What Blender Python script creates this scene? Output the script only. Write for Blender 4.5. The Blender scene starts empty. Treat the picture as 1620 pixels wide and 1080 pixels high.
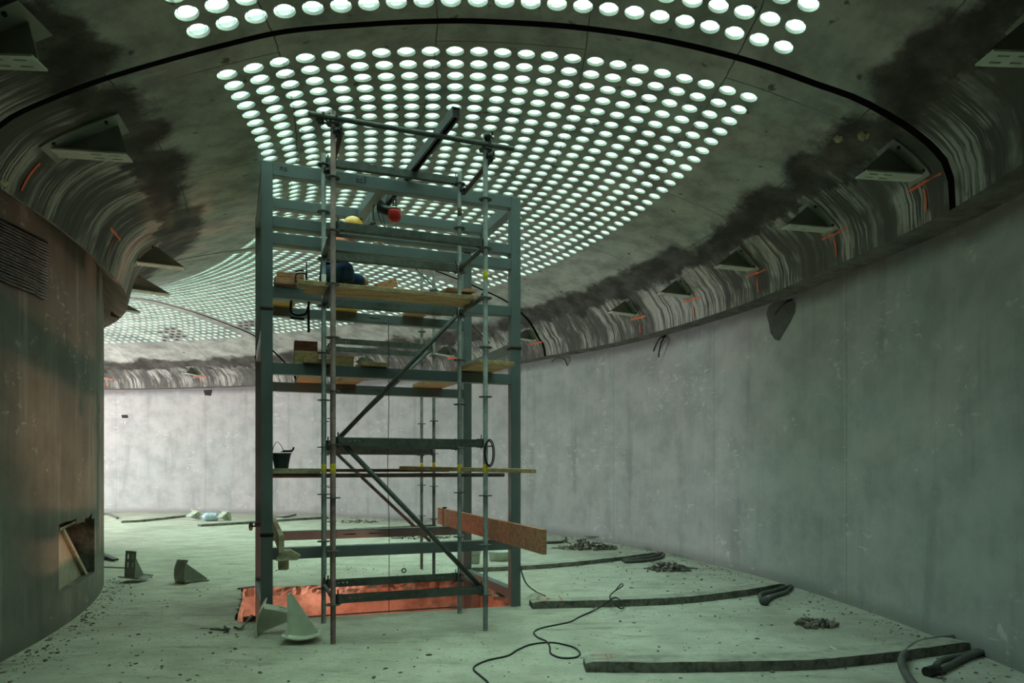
import bpy, bmesh, math, random
import numpy as np
from mathutils import Vector, Matrix
random.seed(7)
R = math.radians
S = bpy.context.scene
COL = S.collection

# ------------------------------------------------------------------ camera
EYE = 1.65
cam_data = bpy.data.cameras.new('camera')
cam_data.lens = 24.0
cam_data.sensor_width = 36.0
cam_data.shift_y = 200 / 1620
cam_data.clip_start = 0.05
cam_data.clip_end = 200
cam = bpy.data.objects.new('camera', cam_data)
cam.location = (0, 0, EYE)
cam.rotation_euler = (R(90), 0, 0)
COL.objects.link(cam)
S.camera = cam

# ------------------------------------------------------------------ world, exposure
S.view_settings.view_transform = 'Standard'
S.view_settings.look = 'None'
S.view_settings.gamma = 1.0
S.view_settings.use_curve_mapping = False
S.view_settings.exposure = -0.12
W = bpy.data.worlds.new('sky')
S.world = W
W.use_nodes = True
wn = W.node_tree.nodes
wl = W.node_tree.links
bg = wn['Background']
tc = wn.new('ShaderNodeTexCoord')
sep = wn.new('ShaderNodeSeparateXYZ')
wl.new(tc.outputs['Generated'], sep.inputs[0])
cr = wn.new('ShaderNodeValToRGB')
cr.color_ramp.elements[0].position = 0.25
cr.color_ramp.elements[0].color = (0.74, 0.90, 1.0, 1)
cr.color_ramp.elements[1].position = 0.62
cr.color_ramp.elements[1].color = (0.84, 1.0, 0.92, 1)
mr = wn.new('ShaderNodeMapRange')
mr.inputs['From Min'].default_value = -1
mr.inputs['From Max'].default_value = 1
wl.new(sep.outputs[0], mr.inputs['Value'])
wl.new(mr.outputs[0], cr.inputs[0])
wl.new(cr.outputs[0], bg.inputs['Color'])
dot = wn.new('ShaderNodeVectorMath'); dot.operation = 'DOT_PRODUCT'      # hazy sky, brightest overhead
dot.inputs[1].default_value = (0.0, 0.08, 0.997)
wl.new(tc.outputs['Generated'], dot.inputs[0])
gr = wn.new('ShaderNodeMapRange'); gr.interpolation_type = 'SMOOTHSTEP'
gr.inputs['From Min'].default_value = 0.48; gr.inputs['From Max'].default_value = 1.0
gr.inputs['To Min'].default_value = 0.6; gr.inputs['To Max'].default_value = 20.0
wl.new(dot.outputs['Value'], gr.inputs['Value'])
wl.new(gr.outputs[0], bg.inputs['Strength'])

def lamp(name, kind, loc, energy, color, size=0.3, target=None, **kw):
    d = bpy.data.lights.new(name, kind)
    d.energy = energy
    d.color = color
    if kind == 'AREA':
        d.size = size
    else:
        d.shadow_soft_size = size
    for k, v in kw.items():
        setattr(d, k, v)
    o = bpy.data.objects.new(name, d)
    o.location = loc
    if target is not None:
        o.rotation_euler = (Vector(target) - Vector(loc)).to_track_quat('-Z', 'Y').to_euler()
    COL.objects.link(o)
    return o

lamp('pit_work_light', 'SPOT', (-1.0, 9.0, -.85), 300, (1.0, .52, .36), .06, (-5.5, 8.6, 2.3), spot_size=R(70), spot_blend=.5)
lamp('pit_work_light', 'POINT', (-2.35, 8.85, -1.0), 34, (1.0, .30, .17), .08)
lamp('pit_work_light', 'POINT', (-.9, 8.9, -1.0), 18, (1.0, .30, .17), .08)
lamp('tunnel_work_light', 'POINT', (-18.3, 17.2, 2.2), 4200, (.97, .90, 1.0), .35)

# ------------------------------------------------------------------ room plan
F = 1080.0
C = (-14.84, 6.56); RO = 18.98
CI = (-17.0, 3.3); RI = 12.9; RIL = 13.2; LIPO = 0.35
THJ = [7.0, 36.9, 65.0]
PR = [
 ([0,.002,.02,.04,.06,.08,.115,.16,.195,.25,.33,.385,.45,.525,.59,.65,.715,.775,.835,.895,.935,.963,.985,.995,1],
  [0,.25,.49,.61,.71,.78,.90,.99,1.07,1.17,1.27,1.31,1.33,1.32,1.28,1.22,1.14,1.0,.84,.66,.51,.40,.22,.10,0]),
 ([0,.004,.022,.044,.094,.138,.18,.25,.287,.34,.48,.63,.73,.767,.84,.916,.95,.977,.988,1],
  [0,.25,.416,.72,1.05,1.23,1.33,1.48,1.55,1.635,1.70,1.676,1.60,1.495,1.295,1.046,.886,.69,.52,0]),
 ([0,.004,.025,.053,.128,.2,.35,.47,.6,.72,.83,.9,.95,.98,1],
  [0,.25,.42,.61,1.03,1.34,1.57,1.69,1.74,1.62,1.33,1.08,.88,.6,0])]
LO = ([-60,-25,-2,2.5,5.2,9.1,16.9,21.7,32.7,50,66,80.5,90,150],[3.80,3.83,3.87,3.96,4.01,4.06,4.17,4.23,4.38,4.5,4.6,4.6,4.57,4.57])
LI = ([-60,-25,7,20,36,65,90,150],[3.70,3.72,3.8,3.88,4.1,4.4,4.5,4.5])

def pchip(xs, ys, xq):
    xs = np.array(xs, float); ys = np.array(ys, float)
    h = np.diff(xs); d = np.diff(ys)/h; m = np.zeros_like(ys)
    for i in range(1, len(xs)-1):
        if d[i-1]*d[i] > 0:
            w1 = 2*h[i]+h[i-1]; w2 = h[i]+2*h[i-1]; m[i] = (w1+w2)/(w1/d[i-1]+w2/d[i])
    m[0] = d[0]; m[-1] = d[-1]
    i = np.clip(np.searchsorted(xs, xq)-1, 0, len(h)-1); t = (xq-xs[i])/h[i]
    return ys[i]*(1+2*t)*(1-t)**2+h[i]*m[i]*t*(1-t)**2+ys[i+1]*t*t*(3-2*t)+h[i]*m[i+1]*t*t*(t-1)
_tq = np.sort(np.r_[np.linspace(0, 1, 1001), np.linspace(0, .03, 120), np.linspace(.97, 1, 120)])
def _sm(pr):
    y = pchip(pr[0], pr[1], _tq)
    # light smoothing of the open vault only
    u = np.linspace(.03, .97, 941); yu = np.interp(u, _tq, y); k = np.exp(-.5*(np.arange(-30, 31)/12.)**2); k /= k.sum()
    ys_ = np.convolve(np.pad(yu, 30, mode='reflect', reflect_type='odd'), k, 'valid')
    yy = np.where((_tq > .03) & (_tq < .97), np.interp(_tq, u, ys_), y)
    return (_tq, yy)
PR = [_sm(p) for p in PR]
def rout(th, off=LIPO):
    dx, dy = np.cos(th), np.sin(th)
    ox, oy = CI[0]-C[0], CI[1]-C[1]
    b = dx*ox + dy*oy
    q = ox*ox + oy*oy - (RO-off)**2
    return -b + np.sqrt(b*b - q)

def outer_phi(thd, off=LIPO):
    th = np.radians(thd); r = rout(th, off)
    return np.degrees(np.arctan2(CI[1]+r*np.sin(th)-C[1], CI[0]+r*np.cos(th)-C[0]))

def lip_outer(thd): return np.interp(outer_phi(thd), *LO)
def lip_inner(thd): return np.interp(thd, *LI)

def surf(thd, t):
    thd = np.asarray(thd, float); t = np.asarray(t, float)
    th = np.radians(thd)
    Sw = rout(th) - RIL
    r = RIL + (1-t)*Sw
    w = np.interp(thd, THJ, [0, 1, 2])
    r0 = np.interp(t, *PR[0]); r1 = np.interp(t, *PR[1]); r2 = np.interp(t, *PR[2])
    rise = np.where(w < 1, (1-w)*r0 + w*r1, (2-w)*r1 + (w-1)*r2)
    lip = (1-t)*lip_outer(thd) + t*lip_inner(thd)
    return np.stack([CI[0]+r*np.cos(th), CI[1]+r*np.sin(th), lip+rise], -1)

def surfn(thd, t):
    e = 1e-3
    a = surf(np.asarray(thd)+.05, t) - surf(np.asarray(thd)-.05, t)
    t = np.asarray(t, float)
    b = surf(thd, np.clip(t+.004, 0, 1)) - surf(thd, np.clip(t-.004, 0, 1))
    n = np.cross(a, b)
    n /= np.linalg.norm(n, axis=-1, keepdims=True) + 1e-12
    return np.where(n[..., 2:3] < 0, -n, n)      # points up, out of the room

def ray_circle(x, c, r, far=True):
    k = (x-810)/F; a = 1+k*k; b = -2*(k*c[0]+c[1]); q = c[0]**2+c[1]**2-r*r
    Y = (-b+(1 if far else -1)*math.sqrt(max(0, b*b-4*a*q)))/2/a
    return k*Y, Y

def at(x, y, Y):                 # point seen at photo pixel x, y at distance Y
    return Vector(((x-810)/F*Y, Y, EYE+(740-y)/F*Y))
def fl(x, y, z=0.0):             # floor point under photo pixel
    Y = F*(EYE-z)/(y-740)
    return Vector(((x-810)/F*Y, Y, z))

# ------------------------------------------------------------------ materials
def new_mat(name):
    m = bpy.data.materials.new(name); m.use_nodes = True
    nt = m.node_tree
    p = nt.nodes['Principled BSDF']
    return m, nt, p

class G:
    """tiny node helper"""
    def __init__(s, nt): s.nt = nt
    def n(s, t, **kw):
        o = s.nt.nodes.new(t)
        for k, v in kw.items(): setattr(o, k, v)
        return o
    def l(s, a, b): s.nt.links.new(a, b)
    def noise(s, vec, scale, detail=4, rough=.6, dist=0):
        o = s.n('ShaderNodeTexNoise')
        o.inputs['Scale'].default_value = scale; o.inputs['Detail'].default_value = detail
        o.inputs['Roughness'].default_value = rough; o.inputs['Distortion'].default_value = dist
        if vec is not None: s.l(vec, o.inputs['Vector'])
        return o.outputs['Fac']
    def ramp(s, fac, a, b, ca=0.0, cb=1.0):
        o = s.n('ShaderNodeMapRange'); o.clamp = True
        o.interpolation_type = 'SMOOTHSTEP'
        o.inputs['From Min'].default_value = a; o.inputs['From Max'].default_value = b
        o.inputs['To Min'].default_value = ca; o.inputs['To Max'].default_value = cb
        s.l(fac, o.inputs['Value']); return o.outputs[0]
    def math(s, op, a, b=None):
        o = s.n('ShaderNodeMath'); o.operation = op
        for i, v in enumerate((a, b)):
            if v is None: continue
            if isinstance(v, (int, float)): o.inputs[i].default_value = v
            else: s.l(v, o.inputs[i])
        return o.outputs[0]
    def mix(s, fac, a, b):
        o = s.n('ShaderNodeMix'); o.data_type = 'RGBA'
        if isinstance(fac, (int, float)): o.inputs[0].default_value = fac
        else: s.l(fac, o.inputs[0])
        for i, v in ((6, a), (7, b)):
            if isinstance(v, tuple): o.inputs[i].default_value = (*v, 1) if len(v) == 3 else v
            else: s.l(v, o.inputs[i])
        return o.outputs[2]
    def vec(s, x, y, z):
        o = s.n('ShaderNodeCombineXYZ')
        for i, v in enumerate((x, y, z)):
            if isinstance(v, (int, float)): o.inputs[i].default_value = v
            else: s.l(v, o.inputs[i])
        return o.outputs[0]
    def attr(s, name):
        o = s.n('ShaderNodeAttribute'); o.attribute_name = name
        return o.outputs['Fac']
    def bump(s, h, strength, dist, p):
        o = s.n('ShaderNodeBump'); o.inputs['Strength'].default_value = strength
        o.inputs['Distance'].default_value = dist
        s.l(h, o.inputs['Height']); s.l(o.outputs[0], p.inputs['Normal'])

def simple(name, col, rough=.6, metal=0.0, var=.25, scale=14, bump=.15, stretch=(1, 1, 1), spec=.4):
    m, nt, p = new_mat(name); g = G(nt)
    t = g.n('ShaderNodeTexCoord'); mp = g.n('ShaderNodeMapping')
    mp.inputs['Scale'].default_value = stretch
    g.l(t.outputs['Object'], mp.inputs['Vector'])
    f1 = g.noise(mp.outputs[0], scale, 5, .65)
    f2 = g.noise(mp.outputs[0], scale*.23, 3, .6)
    f = g.math('MULTIPLY', g.math('ADD', f1, f2), .5)
    dk = tuple(c*(1-var) for c in col); lt = tuple(min(1, c*(1+var)) for c in col)
    g.l(g.mix(g.ramp(f, .35, .65), dk, lt), p.inputs['Base Color'])
    p.inputs['Roughness'].default_value = rough; p.inputs['Metallic'].default_value = metal
    p.inputs['Specular IOR Level'].default_value = spec
    if bump: g.bump(f1, bump, .01, p)
    return m

def mat_ceiling():
    m, nt, p = new_mat('board_marked_concrete'); g = G(nt)
    al = g.attr('al'); sd = g.attr('sd')
    flat = g.vec(al, sd, 0)
    big = g.noise(flat, .55, 5, .6, .4)
    mid = g.noise(flat, 2.3, 6, .65)
    fine = g.noise(flat, 14, 5, .7)
    stretched = g.noise(g.vec(g.math('MULTIPLY', al, 1.0), g.math('MULTIPLY', sd, .35), 3), 3.0, 5, .7)
    # clean concrete of the vault
    c = g.mix(g.ramp(mid, .3, .7), (.24, .245, .22), (.46, .47, .42))
    c = g.mix(g.ramp(big, .52, .68, 0, .55), c, (.13, .13, .115))
    c = g.mix(g.ramp(fine, .66, .76, 0, .6), c, (.07, .07, .06))
    spots = g.noise(flat, 5.0, 3, .5)
    c = g.mix(g.ramp(spots, .66, .72, 0, .75), c, (.05, .045, .035))
    c = g.mix(g.ramp(stretched, .64, .72, 0, .5), c, (.42, .43, .40))
    # formwork joints
    br = g.n('ShaderNodeTexBrick'); br.offset = .5
    br.inputs['Scale'].default_value = 1.0; br.inputs['Brick Width'].default_value = 2.4
    br.inputs['Row Height'].default_value = 1.25; br.inputs['Mortar Size'].default_value = .006
    br.inputs['Mortar Smooth'].default_value = .2
    warp = g.vec(g.math('ADD', al, g.math('MULTIPLY', mid, .05)), g.math('ADD', sd, g.math('MULTIPLY', mid, .06)), 0)
    g.l(warp, br.inputs['Vector'])
    brk = g.math('MULTIPLY', br.outputs['Fac'], g.ramp(mid, .35, .55, .25, .9))
    c = g.mix(brk, c, (.05, .05, .045))
    # haunch : streaks of lime on dark concrete
    st = g.noise(g.vec(g.math('MULTIPLY', al, 1.0), g.math('MULTIPLY', sd, .055), 1.5), 9.0, 4, .75)
    stf = g.noise(g.vec(al, g.math('MULTIPLY', sd, .03), 7), 34.0, 2, .6)
    zone = g.noise(g.vec(al, g.math('MULTIPLY', sd, .4), 5), 1.5, 4, .65)
    s1 = g.math('MULTIPLY', g.ramp(st, .47, .60), g.ramp(zone, .40, .56, .10, 1))
    s2 = g.math('MULTIPLY', g.ramp(stf, .46, .58), g.ramp(zone, .45, .57))
    h = g.mix(g.math('MAXIMUM', g.math('MULTIPLY', s1, .75), g.math('MULTIPLY', s2, .85)), (.085, .083, .072), (.52, .51, .46))
    h = g.mix(g.ramp(fine, .55, .7, 0, .5), h, (.06, .058, .05))
    top = g.math('ADD', .78, g.math('MULTIPLY', g.math('SUBTRACT', mid, .5), .9))
    mh = g.ramp(g.math('SUBTRACT', sd, top), 0, .12, 0, 1)
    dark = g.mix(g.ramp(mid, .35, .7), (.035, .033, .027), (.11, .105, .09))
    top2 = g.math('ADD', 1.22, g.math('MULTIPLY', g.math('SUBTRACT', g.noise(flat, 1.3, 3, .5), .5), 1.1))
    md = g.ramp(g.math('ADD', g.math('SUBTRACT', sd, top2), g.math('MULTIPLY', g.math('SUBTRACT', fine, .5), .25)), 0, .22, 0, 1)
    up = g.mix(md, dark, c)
    g.l(g.mix(mh, h, up), p.inputs['Base Color'])
    p.inputs['Roughness'].default_value = .82
    p.inputs['Specular IOR Level'].default_value = .3
    g.bump(g.math('ADD', g.math('MULTIPLY', fine, .5), g.math('ADD', mid, g.math('MULTIPLY', brk, -.6))), .35, .03, p)
    return m

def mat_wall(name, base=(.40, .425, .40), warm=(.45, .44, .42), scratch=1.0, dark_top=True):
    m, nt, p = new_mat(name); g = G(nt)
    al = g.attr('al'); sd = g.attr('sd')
    flat = g.vec(al, sd, 0)
    big = g.noise(flat, .35, 5, .6, .3)
    mid = g.noise(flat, 1.7, 6, .65)
    fine = g.noise(flat, 11, 5, .7)
    vert = g.noise(g.vec(g.math('MULTIPLY', al, 1.0), g.math('MULTIPLY', sd, .12), 0), 2.6, 5, .6)
    c = g.mix(g.ramp(big, .35, .65), base, warm)
    c = g.mix(g.ramp(mid, .35, .68, 0, .5), c, tuple(b*.55 for b in base))
    c = g.mix(g.ramp(vert, .52, .7, 0, .4), c, tuple(b*.5 for b in base))
    c = g.mix(g.ramp(vert, .48, .30, 0, .3), c, (.5, .5, .48))
    # scraped plaster : pale flakes in patches and small horizontal scratches
    fl1 = g.noise(flat, 5.5, 8, .78, .2)
    pz = g.noise(flat, .75, 4, .6, .5)
    c = g.mix(g.math('MULTIPLY', g.ramp(fl1, .565, .60), g.ramp(pz, .52, .62, .0, .8*scratch)), c, (.60, .60, .56))
    sc = g.noise(g.vec(g.math('MULTIPLY', al, .35), g.math('MULTIPLY', sd, 1.6), 2), 9, 4, .6)
    c = g.mix(g.math('MULTIPLY', g.ramp(sc, .62, .66), g.ramp(pz, .5, .6, .0, .7*scratch)), c, (.62, .61, .57))
    c = g.mix(g.ramp(fine, .68, .78, 0, .7), c, (.09, .09, .08))
    # darker band under the haunch and along the floor
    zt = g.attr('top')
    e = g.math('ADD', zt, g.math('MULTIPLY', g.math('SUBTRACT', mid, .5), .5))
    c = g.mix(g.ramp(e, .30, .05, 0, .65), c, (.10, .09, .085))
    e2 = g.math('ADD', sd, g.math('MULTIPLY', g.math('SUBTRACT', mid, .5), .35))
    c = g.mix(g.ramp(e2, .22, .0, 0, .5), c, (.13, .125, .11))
    # pour joints
    j = g.math('ABSOLUTE', g.math('SUBTRACT', g.math('FRACT', g.math('DIVIDE', al, 3.1)), .5))
    c = g.mix(g.ramp(j, .0022, .0008, 0, .5), c, (.07, .07, .06))
    g.l(c, p.inputs['Base Color'])
    p.inputs['Roughness'].default_value = .8
    p.inputs['Specular IOR Level'].default_value = .3
    g.bump(g.math('ADD', mid, g.math('MULTIPLY', fine, .4)), .3, .02, p)
    return m

def mat_floor():
    m, nt, p = new_mat('dusty_screed'); g = G(nt)
    t = g.n('ShaderNodeTexCoord'); P = t.outputs['Object']
    big = g.noise(P, .45, 5, .6, .3); mid = g.noise(P, 2.2, 6, .65)
    fine = g.noise(P, 16, 6, .75); grit = g.noise(P, 45, 3, .6); pat = g.noise(P, 1.1, 4, .6)
    mp = g.n('ShaderNodeMapping'); mp.inputs['Scale'].default_value = (.35, 1.5, 1); mp.inputs['Rotation'].default_value = (0, 0, .3)
    g.l(P, mp.inputs['Vector'])
    sw = g.noise(mp.outputs[0], 2.6, 6, .7)
    c = g.mix(g.ramp(mid, .3, .7), (.39, .385, .31), (.56, .555, .46))
    c = g.mix(g.ramp(big, .5, .68, 0, .5), c, (.24, .225, .17))
    c = g.mix(g.ramp(sw, .53, .66, 0, .6), c, (.20, .185, .14))
    c = g.mix(g.ramp(sw, .42, .3, 0, .35), c, (.56, .56, .48))
    c = g.mix(g.ramp(g.noise(mp.outputs[0], 9, 5, .75), .56, .66, 0, .55), c, (.17, .155, .115))
    c = g.mix(g.ramp(grit, .35, .65, 0, .25), c, (.30, .29, .22))
    gz = g.ramp(pat, .38, .58)
    c = g.mix(g.math('MULTIPLY', g.ramp(fine, .58, .66), gz), c, (.09, .08, .06))
    c = g.mix(g.math('MULTIPLY', g.ramp(grit, .64, .70), gz), c, (.05, .045, .035))
    g.l(c, p.inputs['Base Color'])
    p.inputs['Roughness'].default_value = .75
    p.inputs['Specular IOR Level'].default_value = .35
    g.bump(g.math('ADD', g.math('MULTIPLY', fine, .4), mid), .4, .03, p)
    return m

def mat_glass_lens():
    m = bpy.data.materials.new('cast_glass_lens'); m.use_nodes = True
    nt = m.node_tree; g = G(nt); nt.nodes.clear()
    out = g.n('ShaderNodeOutputMaterial')
    tr = g.n('ShaderNodeBsdfTransparent'); tr.inputs[0].default_value = (.85, .97, .88, 1)
    tl = g.n('ShaderNodeBsdfTranslucent'); tl.inputs[0].default_value = (.81, .95, .86, 1)
    gl = g.n('ShaderNodeBsdfGlossy'); gl.inputs['Roughness'].default_value = .12
    m1 = g.n('ShaderNodeMixShader'); m1.inputs[0].default_value = .12
    g.l(tr.outputs[0], m1.inputs[1]); g.l(tl.outputs[0], m1.inputs[2])
    fr = g.n('ShaderNodeLayerWeight'); fr.inputs[0].default_value = .12
    m2 = g.n('ShaderNodeMixShader')
    g.l(g.math('MULTIPLY', fr.outputs['Facing'], .35), m2.inputs[0]); g.l(m1.outputs[0], m2.inputs[1]); g.l(gl.outputs[0], m2.inputs[2])
    g.l(m2.outputs[0], out.inputs[0])
    return m

def mat_wood(name, col, var=.35):
    return simple(name, col, .7, 0, var, 9, .2, (1, 9, 9), .25)

M = dict(
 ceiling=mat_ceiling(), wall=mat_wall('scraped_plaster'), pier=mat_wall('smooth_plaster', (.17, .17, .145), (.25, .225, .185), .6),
 floor=mat_floor(), lens=mat_glass_lens(), lens_ring=simple('lens_seal_ring', (.30, .33, .31), .7, bump=0),
 dark=simple('rubber_joint', (.018, .017, .015), .8),
 black=simple('black_rubber', (.022, .022, .022), .55, bump=.05),
 blackm=simple('black_iron', (.03, .03, .03), .5, .4),
 conc=simple('raw_concrete', (.33, .325, .28), .85, 0, .3, 12, .4),
 conc_d=simple('dark_rough_concrete', (.15, .145, .12), .9, 0, .5, 25, .9),
 pit=simple('pit_concrete', (.38, .31, .27), .9, 0, .55, 3.5, 1.0),
 frame=simple('grey_primer_paint', (.125, .155, .16), .42, 0, .12, 5, .04),
 weld=simple('burnt_weld', (.05, .035, .03), .6, .3),
 galv=simple('galvanised_tube', (.075, .083, .075), .62, .1, .35, 22, .1),
 rust=simple('rusty_tube', (.09, .05, .042), .75, .1, .4, 25, .2),
 rusty_galv=simple('weathered_tube', (.09, .075, .065), .7, .1, .45, 22, .2),
 rail=simple('dark_steel', (.07, .075, .075), .45, .4),
 yellow=simple('yellow_tape', (.72, .55, .03), .6, 0, .3, 40, 0),
 white=simple('white_tag', (.75, .7, .6), .6, 0, .3, 60, 0),
 wood=mat_wood('weathered_plank', (.42, .30, .16)),
 wood_y=mat_wood('yellow_shutter_board', (.66, .44, .08), .2),
 wood_r=mat_wood('reddish_plank', (.42, .21, .12)),
 wood_g=mat_wood('grey_plank', (.40, .36, .25)),
 wood_d=mat_wood('dark_red_board', (.16, .05, .035)),
 brk=simple('light_green_primer', (.58, .60, .50), .5, 0, .12, 6, .05),
 brk_d=simple('olive_primer', (.22, .235, .19), .5, 0, .15, 6, .05),
 orange=simple('orange_spray_paint', (.85, .13, .04), .6, 0, .2, 40, 0),
 redmark=simple('faded_red_paint', (.42, .17, .13), .8, 0, .3, 30, 0),
 hose=simple('grey_hose', (.10, .105, .09), .6, 0, .25, 20, .2),
 rubble=simple('rubble', (.17, .15, .12), .9, 0, .6, 30, .6),
 red=simple('red_hoist_casing', (.50, .02, .02), .4, 0, .15, 8, .02),
 steel=simple('bright_steel', (.45, .45, .45), .35, .8),
 bucket=simple('dark_bucket_plastic', (.04, .055, .065), .5, 0, .3, 14, .05),
 pbucket=simple('milky_bucket_plastic', (.5, .53, .45), .5, 0, .1, 8, .02),
 bottle=simple('clear_blue_plastic', (.42, .55, .62), .15, 0, .1, 8, .02, spec=.7),
 jeans=simple('blue_denim', (.022, .05, .12), .9, 0, .3, 30, .2),
 shirt=simple('orange_shirt', (.50, .12, .05), .9, 0, .25, 18, .2),
 skin=simple('skin', (.50, .27, .17), .6, 0, .08, 8, .02),
 hat=simple('yellow_helmet_shell', (.80, .42, .05), .35, 0, .08, 6, 0),
 hair=simple('dark_hair', (.02, .015, .01), .8),
 boot=simple('dark_boot_leather', (.04, .03, .025), .7),
 stain=simple('damp_stain', (.075, .08, .065), .7, 0, .3, 5, .1),
 stick=simple('bleached_stick', (.62, .55, .45), .8),
 metal_mesh=simple('ribbed_metal_lath', (.045, .045, .042), .6, .5, .4, 12, .2),
 plate=simple('dark_plate', (.05, .06, .05), .5, .3),
)

# ------------------------------------------------------------------ object helpers
def obj(name, bm_or_me, mat, parent=None, smooth=False):
    if isinstance(bm_or_me, bmesh.types.BMesh):
        me = bpy.data.meshes.new(name); bm_or_me.normal_update(); bm_or_me.to_mesh(me); bm_or_me.free()
    else: me = bm_or_me
    if mat is not None:
        me.materials.append(mat)
    if smooth:
        for p in me.polygons: p.use_smooth = True
    o = bpy.data.objects.new(name, me); COL.objects.link(o)
    if parent is not None: o.parent = parent
    return o
def tag(o, label=None, cat=None, group=None, kind=None):
    if label: o['label'] = label
    if cat: o['category'] = cat
    if group: o['group'] = group
    if kind: o['kind'] = kind
    return o
def thing(name, label, cat, loc=(0, 0, 0), rot=(0, 0, 0), group=None):
    o = bpy.data.objects.new(name, None); o.empty_display_size = .1
    o.location = loc; o.rotation_euler = rot; COL.objects.link(o)
    return tag(o, label, cat, group)
def struct(name, bm, mat, smooth=False): return tag(obj(name, bm, mat, None, smooth), kind='structure')
def copy_tree(o, parent=None):
    c = o.copy(); COL.objects.link(c)
    if parent is not None:
        c.parent = parent
    for ch in list(o.children): copy_tree(ch, c)
    return c

def frame_of(p, q, up=Vector((0, 0, 1))):
    d = (Vector(q)-Vector(p)); L = d.length; d.normalize()
    if abs(d.dot(up)) > .99: up = Vector((0, 1, 0)) if abs(d.y) < .9 else Vector((1, 0, 0))
    s = d.cross(up).normalized(); u = s.cross(d).normalized()
    return d, s, u, L
def bar(bm, p, q, w, h, up=Vector((0, 0, 1)), bev=0.0):
    """rectangular bar from p to q, w sideways, h along up"""
    p = Vector(p); q = Vector(q); d, s, u, L = frame_of(p, q, up)
    vs = []
    for e in (p, q):
        for a, b in ((-1, -1), (1, -1), (1, 1), (-1, 1)):
            vs.append(bm.verts.new(e+s*(a*w/2)+u*(b*h/2)))
    fs = [(0, 1, 2, 3), (7, 6, 5, 4), (0, 4, 5, 1), (1, 5, 6, 2), (2, 6, 7, 3), (3, 7, 4, 0)]
    faces = [bm.faces.new([vs[i] for i in f]) for f in fs]
    if bev:
        es = {e for f in faces for e in f.edges}
        bmesh.ops.bevel(bm, geom=list(es), offset=bev, segments=2, affect='EDGES', profile=.5)
def chan(bm, p, q, w, h, up=Vector((0, 0, 1)), t=.008, closed_end=True):
    """hollow rectangular section: outer shell with open dark ends"""
    bar(bm, p, q, w, h, up, .004)
def tube(bm, p, q, r, seg=12, caps=True, hollow=False):
    p = Vector(p); q = Vector(q); d, s, u, L = frame_of(p, q)
    rings = []
    for e in (p, q):
        rings.append([bm.verts.new(e+s*(r*math.cos(2*math.pi*i/seg))+u*(r*math.sin(2*math.pi*i/seg))) for i in range(seg)])
    for i in range(seg):
        j = (i+1) % seg
        f = bm.faces.new((rings[0][i], rings[0][j], rings[1][j], rings[1][i])); f.smooth = True
    if hollow:
        for k, e in ((0, p), (1, q)):
            inn = d if k == 0 else -d
            a = [bm.verts.new(e+(v.co-e)*.82) for v in rings[k]]
            b = [bm.verts.new(e+(v.co-e)*.82+inn*.08) for v in rings[k]]
            for i in range(seg):
                j = (i+1) % seg
                bm.faces.new((rings[k][i], rings[k][j], a[j], a[i])); bm.faces.new((a[i], a[j], b[j], b[i]))
            bm.faces.new(b)
    elif caps:
        bm.faces.new(list(reversed(rings[0]))); bm.faces.new(rings[1])
def smooth_path(pts, n=6, closed=False):
    P = [Vector(p) for p in pts]; out = []
    for i in range(len(P)-1):
        p0 = P[max(0, i-1)]; p1 = P[i]; p2 = P[i+1]; p3 = P[min(len(P)-1, i+2)]
        for k in range(n):
            t = k/n
            out.append(.5*((2*p1)+(-p0+p2)*t+(2*p0-5*p1+4*p2-p3)*t*t+(-p0+3*p1-3*p2+p3)*t**3))
    out.append(P[-1]); return out
def sweep(bm, pts, r, seg=8, n=6, rfun=None):
    path = smooth_path(pts, n) if n > 1 else [Vector(p) for p in pts]
    prev = None; up = Vector((0, 0, 1)); L = len(path)
    for i, p in enumerate(path):
        d = (path[min(i+1, L-1)]-path[max(i-1, 0)]).normalized()
        if abs(d.dot(up)) > .97: ref = Vector((1, 0, 0))
        else: ref = up
        s = d.cross(ref).normalized(); u = s.cross(d).normalized()
        if prev is not None:
            # keep ring alignment
            s0 = prev[0]; s = (s0-d*s0.dot(d)).normalized(); u = s.cross(d).normalized()
        rr = rfun(i/(L-1)) if rfun else r
        ring = [bm.verts.new(p+s*(rr*math.cos(2*math.pi*k/seg))+u*(rr*math.sin(2*math.pi*k/seg))) for k in range(seg)]
        if prev is not None:
            for k in range(seg):
                j = (k+1) % seg
                f = bm.faces.new((prev[1][k], prev[1][j], ring[j], ring[k])); f.smooth = True
        else: first = ring
        prev = (s, ring)
    bm.faces.new(list(reversed(first))); bm.faces.new(prev[1])
def lathe(bm, prof, center=(0, 0, 0), seg=20, axis='Z'):
    cx, cy, cz = center; rings = []
    for r, z in prof:
        ring = []
        for i in range(seg):
            a = 2*math.pi*i/seg
            v = (r*math.cos(a), r*math.sin(a), z)
            if axis == 'X': v = (z, r*math.cos(a), r*math.sin(a))
            if axis == 'Y': v = (r*math.cos(a), z, r*math.sin(a))
            ring.append(bm.verts.new((cx+v[0], cy+v[1], cz+v[2])))
        rings.append(ring)
    for a, b in zip(rings, rings[1:]):
        for i in range(seg):
            j = (i+1) % seg
            f = bm.faces.new((a[i], a[j], b[j], b[i])); f.smooth = True
    if prof[0][0] > 1e-4: bm.faces.new(list(reversed(rings[0])))
    if prof[-1][0] > 1e-4: bm.faces.new(rings[-1])
    bmesh.ops.remove_doubles(bm, verts=bm.verts, dist=1e-5)
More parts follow.
